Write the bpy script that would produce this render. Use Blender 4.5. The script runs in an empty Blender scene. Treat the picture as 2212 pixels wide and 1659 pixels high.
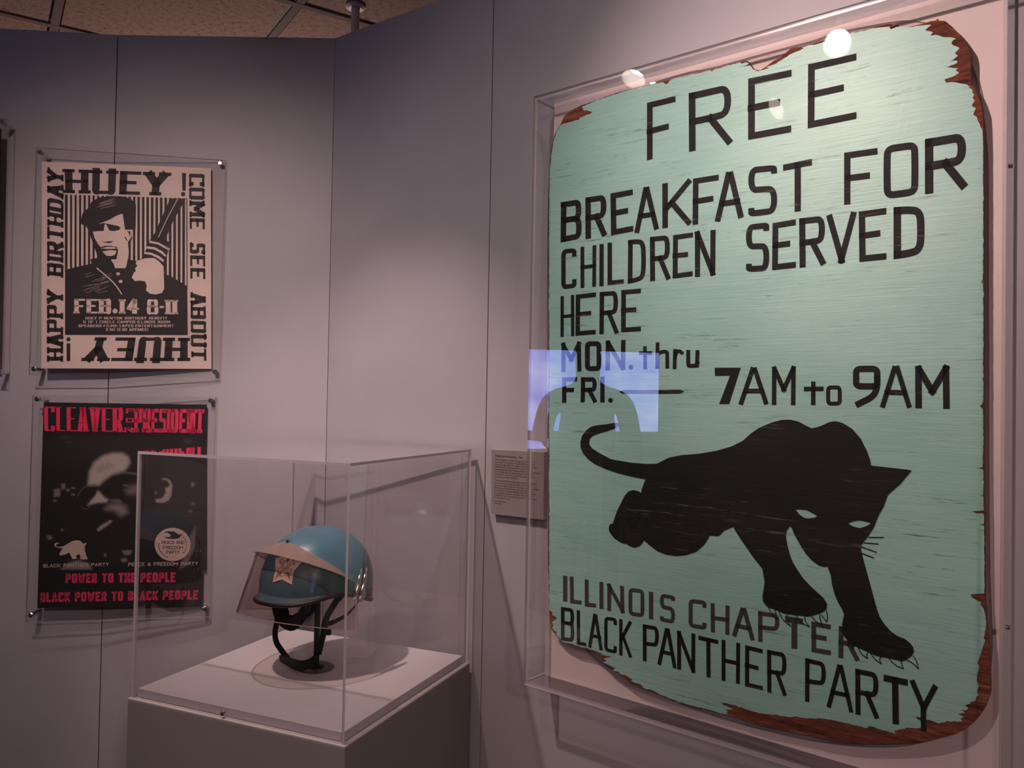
import bpy, bmesh, math, random
import numpy as np
from mathutils import Vector, Matrix
from mathutils.geometry import tessellate_polygon
random.seed(7)
S = bpy.context.scene
C = S.collection
EYE = 1.6                                   # eye height of the camera above the floor
# ------------------------------------------------------------------ camera
FPX, CX, CY = 1723.0, 1106.0, 829.5
_p, _r = math.radians(1.045), math.radians(1.019)
_F = Vector((0, math.cos(_p), math.sin(_p)))
_u = Vector((0, -math.sin(_p), math.cos(_p)))
_x = Vector((1, 0, 0))
_X = _x*math.cos(_r) + _u*math.sin(_r)
_U = -_x*math.sin(_r) + _u*math.cos(_r)
cd = bpy.data.cameras.new('camera'); cam = bpy.data.objects.new('camera', cd); C.objects.link(cam)
cd.sensor_width = 36; cd.lens = FPX/2212*36; cd.clip_start = 0.02
M = Matrix((_X, _U, -_F)).transposed().to_4x4(); M.translation = (0, 0, EYE)
cam.matrix_world = M; S.camera = cam
# ------------------------------------------------------------------ world, exposure
w = bpy.data.worlds.new('world'); S.world = w; w.use_nodes = True
w.node_tree.nodes['Background'].inputs[0].default_value = (.9, .75, .75, 1)
w.node_tree.nodes['Background'].inputs[1].default_value = 0.05
S.view_settings.view_transform = 'Standard'; S.view_settings.look = 'None'
S.view_settings.exposure = 0.86; S.view_settings.gamma = 1.0
S.cycles.transparent_max_bounces = 40; S.cycles.max_bounces = 8
S.cycles.sample_clamp_indirect = 4.0
# gallery track lamps: position (eye-relative), aim point, watts, cone, blend
WARM = (1.0, .765, .685)
LAMPS = [
 ((-.46, .66, 1.08), (.50, 1.33, .40), 64, 60, 1.0, .010, 'white track spotlight aimed at the painted board'),
 ((-.80, 1.17, 1.08), (-.38, 1.88, -.35), 54, 56, .7, .030, 'white track spotlight aimed at the blue helmet'),
 ((-.88, .55, 1.08), (-.98, 2.2, .12), 38, 62, 1.0, .085, 'white track spotlight aimed at the two posters'),
]
FILL = [((.9, -1.6, 1.05), 26), ((-.6, -1.8, 1.05), 15)]  # unseen fill lights added to lift the ambient level: position, watts
UPLIGHT = (( -1.0, 3.9, .3), 17)             # unseen fill added behind the partition to brighten the ceiling

# ------------------------------------------------------------------ helpers
def ray(px, py):
    return _X*((px-CX)/FPX) + _U*(-(py-CY)/FPX) + _F
class Plane:                                # a vertical plane: point, horizontal heading, offset towards the viewer
    def __init__(s, p0, yaw, off=0.0):
        a = math.radians(yaw)
        s.d = Vector((math.sin(a), math.cos(a), 0)); s.n = Vector((-s.d.y, s.d.x, 0))
        if s.n.y > 0: s.n = -s.n
        s.p = Vector(p0) + s.n*off; s.yaw = yaw
        if s.d.x < 0: s.d = -s.d            # d always runs to the right
    def off(s, t):
        return Plane(s.p, s.yaw, t)
    def at(s, px, py):
        r = ray(px, py); q = r*(s.n.dot(s.p)/s.n.dot(r)); return Vector((q.x, q.y, q.z+EYE))
    def uz(s, q):                           # plane coordinates of a world point
        return ((Vector(q)-s.p).dot(s.d), q[2])
    def pt(s, u, z, t=0.0):
        q = s.p + s.d*u + s.n*t; return Vector((q.x, q.y, z))
def onz(z, px, py):
    r = ray(px, py); q = r*(z/r.z); return Vector((q.x, q.y, q.z+EYE))
def ony(y, px, py):
    r = ray(px, py); q = r*(y/r.y); return Vector((q.x, q.y, q.z+EYE))

def mesh(name, V, F, m, parent=None, mi=None, smooth=False):
    me = bpy.data.meshes.new(name); me.from_pydata([tuple(v) for v in V], [], F); me.validate(); me.update()
    for x in (m if isinstance(m, (list, tuple)) else [m]): me.materials.append(x)
    if mi is not None:
        for p, k in zip(me.polygons, mi): p.material_index = k
    if smooth:
        for p in me.polygons: p.use_smooth = True
    o = bpy.data.objects.new(name, me); C.objects.link(o)
    if parent is not None: o.parent = parent; o.matrix_parent_inverse = parent.matrix_world.inverted()
    return o
def empty(name, loc, **kw):
    o = bpy.data.objects.new(name, None); C.objects.link(o); o.location = loc; o.empty_display_size = .05
    o.matrix_world = Matrix.Translation(loc)
    tag(o, **kw); return o
def tag(o, label=None, category=None, group=None, kind=None):
    if label: o['label'] = label
    if category: o['category'] = category
    if group: o['group'] = group
    if kind: o['kind'] = kind
    return o
def fix(o, bevel=0, seg=2):
    bm = bmesh.new(); bm.from_mesh(o.data); bmesh.ops.recalc_face_normals(bm, faces=bm.faces)
    if bevel: bmesh.ops.bevel(bm, geom=list(bm.edges), offset=bevel, segments=seg, affect='EDGES', profile=.6)
    bm.to_mesh(o.data); bm.free(); return o
def hexa(P, Q):                             # prism between two quads / polygons
    n = len(P); V = list(P)+list(Q)
    F = [list(range(n))[::-1], list(range(n, 2*n))] + [[i, (i+1) % n, n+(i+1) % n, n+i] for i in range(n)]
    return V, F
def slab(pl, u0, u1, z0, z1, t0, t1):       # box standing on a plane
    P = [pl.pt(u, z, t0) for u, z in ((u0, z0), (u1, z0), (u1, z1), (u0, z1))]
    Q = [pl.pt(u, z, t1) for u, z in ((u0, z0), (u1, z0), (u1, z1), (u0, z1))]
    return hexa(P, Q)
def tube(pts, r, n=10, closed=False):
    V, F = [], []; pts = [Vector(p) for p in pts]; N = len(pts); up = Vector((0, 0, 1))
    for i, p in enumerate(pts):
        a = pts[(i-1) % N] if (closed or i) else p; b = pts[(i+1) % N] if (closed or i < N-1) else p
        t = (b-a).normalized(); s = t.cross(up)
        if s.length < 1e-3: s = t.cross(Vector((1, 0, 0)))
        s.normalize(); q = s.cross(t)
        rr = r[i] if isinstance(r, (list, tuple)) else r
        for k in range(n):
            g = 2*math.pi*k/n; V.append(p + s*math.cos(g)*rr + q*math.sin(g)*rr)
    for i in range(N if closed else N-1):
        for k in range(n):
            a = i*n+k; b = i*n+(k+1) % n; c = ((i+1) % N)*n+(k+1) % n; d = ((i+1) % N)*n+k; F.append([a, b, c, d])
    if not closed: F += [list(range(n))[::-1], list(range((N-1)*n, N*n))]
    return V, F
def join(parts):
    V, F = [], []
    for v, f in parts:
        k = len(V); V += list(v); F += [[i+k for i in x] for x in f]
    return V, F
def lathe(prof, cx, cy, n=32, tilt=None):
    V, F = [], []
    for r, z in prof:
        for k in range(n):
            a = 2*math.pi*k/n; V.append(Vector((cx+r*math.cos(a), cy+r*math.sin(a), z)))
    for i in range(len(prof)-1):
        for k in range(n): F.append([i*n+k, i*n+(k+1) % n, (i+1)*n+(k+1) % n, (i+1)*n+k])
    F += [list(range(n))[::-1], list(range((len(prof)-1)*n, len(prof)*n))]
    return V, F

# ------------------------------------------------------------------ materials
def mat(name, col, rough=.6, spec=.5, metal=0.0, emit=None, estr=0.0):
    m = bpy.data.materials.new(name); m.use_nodes = True; b = m.node_tree.nodes['Principled BSDF']
    b.inputs['Base Color'].default_value = (*col, 1); b.inputs['Roughness'].default_value = rough
    b.inputs['Metallic'].default_value = metal; b.inputs['Specular IOR Level'].default_value = spec
    if emit: b.inputs['Emission Color'].default_value = (*emit, 1); b.inputs['Emission Strength'].default_value = estr
    return m
def nodes(m): return m.node_tree.nodes, m.node_tree.links, m.node_tree.nodes['Principled BSDF']
def noise(m, scale, detail=4, stretch=(1, 1, 1), rough=.6, co='Object'):
    N, L, b = nodes(m); t = N.new('ShaderNodeTexCoord'); mp = N.new('ShaderNodeMapping'); mp.inputs['Scale'].default_value = stretch
    n = N.new('ShaderNodeTexNoise'); n.inputs['Scale'].default_value = scale; n.inputs['Detail'].default_value = detail; n.inputs['Roughness'].default_value = rough
    L.new(t.outputs[co], mp.inputs[0]); L.new(mp.outputs[0], n.inputs[0]); return n
def ramp(m, src, stops):
    N, L, b = nodes(m); r = N.new('ShaderNodeValToRGB'); L.new(src, r.inputs[0])
    e = r.color_ramp.elements
    while len(e) < len(stops): e.new(.5)
    for x, (p, c) in zip(e, stops): x.position = p; x.color = (*c, 1) if len(c) == 3 else c
    return r
def mixc(m, fac, a, b_, mode='MIX'):
    N, L, _ = nodes(m); x = N.new('ShaderNodeMix'); x.data_type = 'RGBA'; x.blend_type = mode
    for s, v in ((0, fac), (6, a), (7, b_)):
        if isinstance(v, (int, float)): x.inputs[s].default_value = v
        elif isinstance(v, tuple): x.inputs[s].default_value = (*v, 1)
        else: L.new(v, x.inputs[s])
    return x.outputs[2]
def bump(m, src, strength=.2, dist=.002):
    N, L, b = nodes(m); x = N.new('ShaderNodeBump'); x.inputs['Strength'].default_value = strength; x.inputs['Distance'].default_value = dist
    L.new(src, x.inputs['Height']); L.new(x.outputs[0], b.inputs['Normal'])

def m_wall(name, c):
    m = mat(name, c, .55, .3); N, L, b = nodes(m)
    n = noise(m, 3, 3); r = ramp(m, n.outputs[0], [(.35, tuple(v*.95 for v in c)), (.65, tuple(v*1.04 for v in c))])
    f = noise(m, 900, 2); L.new(mixc(m, .12, r.outputs[0], f.outputs[0], 'OVERLAY'), b.inputs['Base Color']); bump(m, f.outputs[0], .12, .0006)
    return m
M_wall = m_wall('grey_lavender_wall', (.305, .268, .285))
M_gap = mat('dark_joint', (.03, .022, .025), .9)
M_pbody = m_wall('grey_pedestal_paint', (.19, .165, .158))
M_deck = m_wall('off_white_deck', (.46, .405, .41))
M_lip = mat('pedestal_edge', (.42, .36, .35), .5)
M_mount = m_wall('pinkish_white_backing', (.56, .435, .42))
def m_acrylic(name, tint=(1, 1, 1), gain=1.7):
    m = bpy.data.materials.new(name); m.use_nodes = True; N, L = m.node_tree.nodes, m.node_tree.links; N.clear()
    out = N.new('ShaderNodeOutputMaterial'); mx = N.new('ShaderNodeMixShader'); tr = N.new('ShaderNodeBsdfTransparent'); gl = N.new('ShaderNodeBsdfGlossy')
    tr.inputs[0].default_value = (*tint, 1); gl.inputs['Roughness'].default_value = .004; gl.inputs[0].default_value = (1, 1, 1, 1)
    fr = N.new('ShaderNodeFresnel'); fr.inputs[0].default_value = 1.49
    ge = N.new('ShaderNodeNewGeometry'); inv = N.new('ShaderNodeMath'); inv.operation = 'SUBTRACT'; inv.inputs[0].default_value = 1; L.new(ge.outputs['Backfacing'], inv.inputs[1])
    mu = N.new('ShaderNodeMath'); mu.operation = 'MULTIPLY'; L.new(fr.outputs[0], mu.inputs[0]); L.new(inv.outputs[0], mu.inputs[1])
    m2 = N.new('ShaderNodeMath'); m2.operation = 'MULTIPLY'; m2.use_clamp = True; m2.inputs[1].default_value = gain; L.new(mu.outputs[0], m2.inputs[0])
    L.new(m2.outputs[0], mx.inputs[0]); L.new(tr.outputs[0], mx.inputs[1]); L.new(gl.outputs[0], mx.inputs[2]); L.new(mx.outputs[0], out.inputs[0])
    return m
M_acr = m_acrylic('clear_acrylic', (.985, .98, .985))
M_visor = m_acrylic('smoke_tinted_visor', (.82, .72, .66), 2.4)
def m_edge(name, col, alpha):
    m = mat(name, col, .25, .6); m.node_tree.nodes['Principled BSDF'].inputs['Alpha'].default_value = alpha; return m
M_edge = m_edge('polished_acrylic_edge', (.40, .34, .35), .85)
M_case_edge = m_edge('case_acrylic_edge', (.42, .35, .36), .8)
M_visor_edge = m_edge('visor_edge', (.35, .24, .2), .8)
M_chrome = mat('chrome', (.75, .72, .72), .16, .5, 1.0)
M_blackm = mat('black_metal', (.012, .011, .011), .35)
M_strap = mat('black_leather', (.007, .006, .006), .55, .2)
M_basem = mat('dark_brown_metal_base', (.07, .05, .045), .4)
M_rubber = mat('black_rubber', (.012, .011, .011), .4)
M_white = mat('lamp_white', (.6, .58, .56), .4)
M_emit = mat('lamp_glow', (1, 1, 1), .5, emit=(1, .9, .85), estr=260)
# blue helmet paint
M_blue = mat('blue_helmet_paint', (.066, .137, .188), .38, .5)
_n = noise(M_blue, 18, 5); N_, L_, b_ = nodes(M_blue)
L_.new(ramp(M_blue, _n.outputs[0], [(.3, (.055, .125, .175)), (.62, (.070, .145, .198)), (.8, (.08, .15, .198))]).outputs[0], b_.inputs['Base Color'])
_s = noise(M_blue, 70, 3, (1, 4, 1)); L_.new(ramp(M_blue, _s.outputs[0], [(.45, (.30,)*3), (.75, (.5,)*3)]).outputs[0], b_.inputs['Roughness'])
M_badge = mat('cream_badge_decal', (.62, .47, .42), .5)
M_badge_ink = mat('brown_badge_ink', (.20, .08, .05), .5)
M_orange = mat('orange_tape_letters', (.45, .20, .06), .5)
# painted plywood sign
def m_paint(name, base, dark, light, crack, crackcol, rough=.40, lo=.575, hi=.625):
    """brushed paint over rotary-cut plywood: the grain runs level, hairline cracks show through"""
    m = mat(name, base, rough, .36); N, L, b = nodes(m)
    big = noise(m, 2.6, 4, (1, 1, 2.2)); c0 = ramp(m, big.outputs[0], [(.32, dark), (.5, base), (.7, light)])
    gr = noise(m, 26, 6, (.35, .35, 9), .7); col = mixc(m, .22, c0.outputs[0], gr.outputs[0], 'OVERLAY')
    ck = noise(m, 13, 8, (.9, .9, 16), .75)
    msk = ramp(m, ck.outputs[0], [(lo, (0, 0, 0)), (hi, (1, 1, 1))])
    mod = noise(m, 7, 3, (1, 1, 1.5)); mm = ramp(m, mod.outputs[0], [(.42, (0, 0, 0)), (.62, (crack,)*3)])
    f = mixc(m, 1.0, msk.outputs[0], mm.outputs[0], 'MULTIPLY')
    L.new(mixc(m, f, col, crackcol), b.inputs['Base Color'])
    bump(m, gr.outputs[0], .55, .0012)
    return m
M_teal = m_paint('seafoam_green_paint', (.272, .452, .383), (.242, .415, .352), (.306, .482, .410), .8, (.07, .115, .095))
M_ink = m_paint('black_brushed_paint', (.009, .007, .007), (.007, .0055, .0055), (.013, .0095, .009), .6, (.15, .13, .115), .7, .585, .625)
M_ink2 = m_paint('faded_brown_black_paint', (.050, .040, .042), (.044, .036, .038), (.058, .046, .048), .4, (.14, .15, .13), .5, .62, .66)
for m_ in (M_ink, M_ink2): m_.node_tree.nodes['Principled BSDF'].inputs['Specular IOR Level'].default_value = .22
M_wood = mat('bare_red_brown_plywood', (.20, .055, .03), .75, .2)
_n = noise(M_wood, 18, 8, (.8, .8, 7), .75); N_, L_, b_ = nodes(M_wood)
_w2 = noise(M_wood, 5, 3)
_c = ramp(M_wood, _n.outputs[0], [(.34, (.018, .006, .004)), (.46, (.12, .030, .016)), (.56, (.21, .06, .028)), (.68, (.36, .14, .055))])
L_.new(mixc(M_wood, ramp(M_wood, _w2.outputs[0], [(.4, (0, 0, 0)), (.65, (.5,)*3)]).outputs[0], _c.outputs[0], (.10, .03, .018)), b_.inputs['Base Color']); bump(M_wood, _n.outputs[0], .9, .004)
M_plyedge = mat('plywood_edge', (.13, .06, .035), .8)
# posters
def m_paper(name, c, v=.08):
    m = mat(name, c, .55, .25); n = noise(m, 9, 5); N, L, b = nodes(m)
    L.new(ramp(m, n.outputs[0], [(.3, tuple(x*(1-v) for x in c)), (.7, tuple(x*(1+v) for x in c))]).outputs[0], b.inputs['Base Color']); 
    f = noise(m, 6, 2, (1, 1, 4)); bump(m, f.outputs[0], .25, .004); return m
M_cream = m_paper('cream_poster_paper', (.56, .42, .37))
M_pblack = m_paper('black_poster_ink', (.020, .014, .015), .2)
M_pdark = m_paper('soft_black_poster', (.012, .009, .010), .2)
M_pink = m_paper('fluorescent_pink_ink', (.62, .030, .085))
M_pinkd = m_paper('darker_pink_ink', (.50, .030, .075))
M_pwhite = m_paper('aged_white_ink', (.42, .31, .26))
M_plac = m_paper('taupe_placard', (.205, .16, .15), .04)
M_plact = mat('placard_text', (.03, .02, .02), .6)
# ceiling
M_tile = mat('mineral_ceiling_tile', (.34, .245, .19), .95, .1)
_n = noise(M_tile, 55, 6, (1, 1, 1), .75); _v = noise(M_tile, 170, 3); N_, L_, b_ = nodes(M_tile)
_c = ramp(M_tile, _n.outputs[0], [(.34, (.12, .08, .068)), (.47, (.29, .20, .165)), (.7, (.35, .245, .20))])
L_.new(mixc(M_tile, ramp(M_tile, _v.outputs[0], [(.3, (.7,)*3), (.42, (0, 0, 0))]).outputs[0], _c.outputs[0], (.12, .08, .06)), b_.inputs['Base Color']); bump(M_tile, _n.outputs[0], .8, .004)
M_tbar = mat('painted_ceiling_bar', (.17, .13, .12), .9, .05)
M_pole = mat('galvanised_pole', (.62, .56, .56), .6, .3)
M_floor = mat('dark_carpet', (.05, .042, .045), .95, .1)
_n = noise(M_floor, 300, 2); bump(M_floor, _n.outputs[0], .5, .004)
M_roomwall = mat('gallery_far_wall', (.16, .14, .15), .8)

# ------------------------------------------------------------------ setting
c0 = ray(715, 500); c0 = c0*(2.2/c0.y); CORNER = Vector((c0.x, c0.y, 0))
W_back = Plane(CORNER, 90.4)
W_b1 = Plane(CORNER, -54.45)
b0 = W_b1.at(1052, 800); SEAM = Vector((b0.x, b0.y, 0))
W_b2 = Plane(SEAM, -50.34)
a0 = W_back.at(235, 800); ASEAM = Vector((a0.x, a0.y, 0))
W_left = Plane(ASEAM, 84.9)
WT = EYE + .993
def wall(name, pl, u0, u1, z1=WT):
    V, F = slab(pl, u0, u1, 0, z1, -.06, 0); o = mesh(name, V, F, M_wall); fix(o); tag(o, kind='structure'); return o
wall('wall_left', W_left, -2.6, -.0014)
wall('wall_back', W_back, W_back.uz(ASEAM)[0]+.0014, -.0008)
wall('wall_center', W_b1, .0008, W_b1.uz(SEAM)[0]-.0012)
wall('wall_right', W_b2, .0014, 3.0)
def trim(name, p):
    V, F = lathe([(.020, 0), (.020, WT-.004)], p.x, p.y, 8); tag(mesh(name, V, F, M_gap), kind='structure')
trim('trim_1', Vector((ASEAM.x, ASEAM.y+.026, 0))); trim('trim_2', Vector((SEAM.x+.016, SEAM.y+.020, 0)))
CZ = EYE+1.2
V, F = hexa([Vector(p) for p in ((-4.6, -3.6, -.1), (3.4, -3.6, -.1), (3.4, 4.6, -.1), (-4.6, 4.6, -.1))],
            [Vector(p) for p in ((-4.6, -3.6, 0), (3.4, -3.6, 0), (3.4, 4.6, 0), (-4.6, 4.6, 0))])
tag(fix(mesh('floor', V, F, M_floor)), kind='structure')
for nm, (x0, y0, x1, y1) in dict(wall_far_left=(-4.7, -3.6, -4.6, 4.6), wall_far_right=(3.4, -3.6, 3.5, 4.6), wall_rear=(-4.7, -3.7, 3.5, -3.6), wall_far_back=(-4.7, 4.6, 3.5, 4.7)).items():
    V, F = hexa([Vector(p) for p in ((x0, y0, 0), (x1, y0, 0), (x1, y1, 0), (x0, y1, 0))], [Vector(p) for p in ((x0, y0, CZ+.05), (x1, y0, CZ+.05), (x1, y1, CZ+.05), (x0, y1, CZ+.05))])
    tag(fix(mesh(nm, V, F, M_roomwall)), kind='structure')
# suspended ceiling: a grid turned against the room, tiles laid in painted bars
J = onz(1.2, 645, 8); ga = math.radians(-33.5)
g1 = Vector((math.sin(ga), math.cos(ga), 0)); g2 = Vector((math.cos(ga), -math.sin(ga), 0)); GS = .612
ceil = empty('ceiling', (0, 0, CZ), kind='structure')
tile_me = None
for i in range(-12, 12):
    for j in range(-12, 12):
        c = Vector((J.x, J.y, CZ)) + g1*(i+.5)*GS + g2*(j+.5)*GS
        if not (-4.9 < c.x < 3.7 and -3.9 < c.y < 4.9): continue
        if tile_me is None:
            h = GS/2-.010; P = [g1*a*h+g2*b*h for a, b in ((-1, -1), (-1, 1), (1, 1), (1, -1))]; k = .975
            V, F = hexa([p*k+Vector((0, 0, .0)) for p in P], [p+Vector((0, 0, .018)) for p in P])
            o = mesh('ceiling_tile', V, F, M_tile); fix(o); tile_me = o.data
        else:
            o = bpy.data.objects.new('ceiling_tile', tile_me); C.objects.link(o)
        o.parent = ceil; o.location = c - ceil.location
for i in range(-12, 13):
    for (d, e, tg) in ((g1, g2, 0), (g2, g1, 1)):
        c = Vector((J.x, J.y, CZ+.001)) + e*i*GS
        ts = [t*.2 for t in range(-50, 51) if -4.75 < (c+d*t*.2).x < 3.6 and -3.75 < (c+d*t*.2).y < 4.8]
        if len(ts) < 2: continue
        a, b2 = c+d*ts[0], c+d*ts[-1]; n = Vector((-d.y, d.x, 0))*.0125
        V, F = hexa([a-n, a+n, b2+n, b2-n], [p+Vector((0, 0, -.006-.001*tg)) for p in (a-n, a+n, b2+n, b2-n)])
        o = mesh('ceiling_bar', V, F, M_tbar, ceil); fix(o)
# pole between wall top and ceiling
pp = onz(1.2, 768, 12)
pl_ = empty('ceiling_pole', (pp.x, pp.y, WT-.4), label='thin grey metal pole rising from behind the wall corner to the ceiling', category='pole')
V, F = lathe([(.013, 0), (.013, CZ)], pp.x, pp.y, 20); mesh('pole_shaft', V, F, M_pole, pl_, smooth=False)
V, F = lathe([(.022, CZ-.012), (.03, CZ-.007), (.03, CZ-.0005)], pp.x, pp.y, 24); mesh('ceiling_flange', V, F, M_pole, pl_)

# ------------------------------------------------------------------ track lamps
def lamp(pos, aim, watts, cone, blend, snoot, label):
    p = Vector(pos)+Vector((0, 0, EYE)); q = Vector(aim)+Vector((0, 0, EYE)); d = (q-p).normalized()
    root = empty('track_spotlight', p, label=label, category='lamp', group='gallery track spotlights')
    a = p - d*.11
    rr = [.038, .042, .042, .040]; V, F = tube([a, a+d*.015, p+d*(snoot-.002), p+d*snoot], rr, 24); F = F[:-1]
    fix(mesh('lamp_housing', V, F, M_white, root))
    V, F = tube([p-d*.030, p-d*.026], .036, 24); mesh('bulb_lens', V, F, M_emit, root)
    top = Vector((p.x, p.y, CZ-.03)); V, F = tube([a+d*.04, Vector((a.x, a.y, a.z+.05)), Vector((a.x, a.y, CZ-.0005))], .009, 10)
    mesh('lamp_stem', V, F, M_white, root)
    l = bpy.data.lights.new('spot_beam', 'SPOT'); l.energy = watts; l.color = WARM; l.spot_size = math.radians(cone); l.spot_blend = blend; l.shadow_soft_size = .022
    o = bpy.data.objects.new('spot_beam', l); C.objects.link(o); o.parent = root; o.matrix_parent_inverse = root.matrix_world.inverted()
    o.matrix_world = Matrix.Translation(p) @ d.to_track_quat('-Z', 'Y').to_matrix().to_4x4()
    o.location = p-d*.024; o.rotation_euler = d.to_track_quat('-Z', 'Y').to_euler()
for a in LAMPS: lamp(*a)
for pos, e in FILL:
    p = Vector(pos)+Vector((0, 0, EYE))
    root = empty('fill_light', p, label='added round fill light %s' % ('in the left half of the gallery' if p.x < 0 else 'in the right half of the gallery'), category='lamp')
    V, F = lathe([(.10, p.z), (.10, CZ-.0005)], p.x, p.y, 24); mesh('fill_ring', V, F, M_white, root)
    l = bpy.data.lights.new('down_beam', 'AREA'); l.shape = 'DISK'; l.size = .18; l.energy = e; l.color = WARM
    o = bpy.data.objects.new('down_beam', l); C.objects.link(o); o.parent = root; o.location = (0, 0, -.003)

up = empty('ceiling_fill', Vector(UPLIGHT[0])+Vector((0, 0, EYE)), label='added upward fill light on a post behind the partition', category='lamp')
V, F = lathe([(.12, 0), (.12, .02), (.015, .03), (.015, EYE+.24), (.08, EYE+.26), (.11, EYE+.285)], UPLIGHT[0][0], UPLIGHT[0][1], 24); mesh('fill_post', V, F, M_white, up)
l = bpy.data.lights.new('up_beam', 'AREA'); l.shape = 'DISK'; l.size = .2; l.energy = UPLIGHT[1]; l.color = WARM
o = bpy.data.objects.new('up_beam', l); C.objects.link(o); o.parent = up; o.rotation_euler = (math.pi, 0, 0)
# ------------------------------------------------------------------ drawing on planes
class Print:                                # flat print: polygons given in photo pixels, laid on a plane
    def __init__(s, pl): s.pl = pl; s.V = []; s.F = []; s.marks = []
    def mark(s): s.marks.append((len(s.V), len(s.F)))
    def split(s, name, m, parent, lift):
        s.mark(); out = []
        for (v0, f0), (v1, f1) in zip(s.marks, s.marks[1:]):
            if f1 == f0: continue
            q = Print(s.pl); q.V = s.V[v0:v1]; q.F = [[i-v0 for i in f] for f in s.F[f0:f1]]; out.append(q.build(name, m, parent, lift))
        return out
    def poly(s, outer, holes=()):
        loops = [[Vector((x, y, 0)) for x, y in outer]] + [[Vector((x, y, 0)) for x, y in h] for h in holes]
        base = len(s.V)
        for l in loops:
            for p in l: s.V.append(s.pl.at(p.x, p.y))
        for t in tessellate_polygon(loops): s.F.append([base+i for i in t])
    def stroke(s, pts, w, closed=False, wh=None, cap=0.0):
        P = [Vector((x, y)) for x, y in pts]; n = len(P)
        def wid(d): return (w if wh is None else w*abs(d.y)+wh*abs(d.x))
        if not closed and cap:
            d = (P[0]-P[1]).normalized(); P[0] = P[0]+d*wid(d)*cap
            d = (P[-1]-P[-2]).normalized(); P[-1] = P[-1]+d*wid(d)*cap
        A, B = [], []
        for i in range(n):
            if closed or 0 < i < n-1:
                d0 = (P[i]-P[i-1]); d1 = (P[(i+1) % n]-P[i])
                if d0.length < 1e-6 or d1.length < 1e-6: d0 = d1 = (d0 if d0.length > d1.length else d1)
                d0 = d0.normalized(); d1 = d1.normalized(); n0 = Vector((-d0.y, d0.x)); n1 = Vector((-d1.y, d1.x))
                ww = max(wid(d0), wid(d1)) if wh is None else (wid(d0)+wid(d1))/2
                m = n0+n1
                m = n0 if m.length < .3 else m.normalized()
                A.append(P[i]+m*ww/2/max(.55, m.dot(n0))); B.append(P[i]-m*ww/2/max(.55, m.dot(n0)))
            else:
                d = (P[1]-P[0] if i == 0 else P[-1]-P[-2]).normalized(); m = Vector((-d.y, d.x)); A.append(P[i]+m*wid(d)/2); B.append(P[i]-m*wid(d)/2)
        base = len(s.V)
        for a, b in zip(A, B): s.V += [s.pl.at(a.x, a.y), s.pl.at(b.x, b.y)]
        for i in range(n if closed else n-1):
            j = (i+1) % n; s.F.append([base+2*i, base+2*i+1, base+2*j+1, base+2*j])
    def build(s, name, m, parent=None, lift=.0004):
        V = [v+s.pl.n*lift for v in s.V]
        o = mesh(name, V, s.F, m, parent)
        bm = bmesh.new(); bm.from_mesh(o.data)
        for f in bm.faces:
            if f.normal.dot(s.pl.n) < 0: f.normal_flip()
        bm.to_mesh(o.data); bm.free(); return o
def chaikin(p, it=2, closed=False):
    for _ in range(it):
        q = [] if closed else [p[0]]; n = len(p)
        for i in range(n if closed else n-1):
            a, b = p[i], p[(i+1) % n]
            q += [(a[0]*.75+b[0]*.25, a[1]*.75+b[1]*.25), (a[0]*.25+b[0]*.75, a[1]*.25+b[1]*.75)]
        if not closed: q.append(p[-1])
        p = q
    return p
def s_(*p): return ('s', p)
def c_(*p): return ('c', p)
def o_(*p): return ('o', p)
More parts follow.
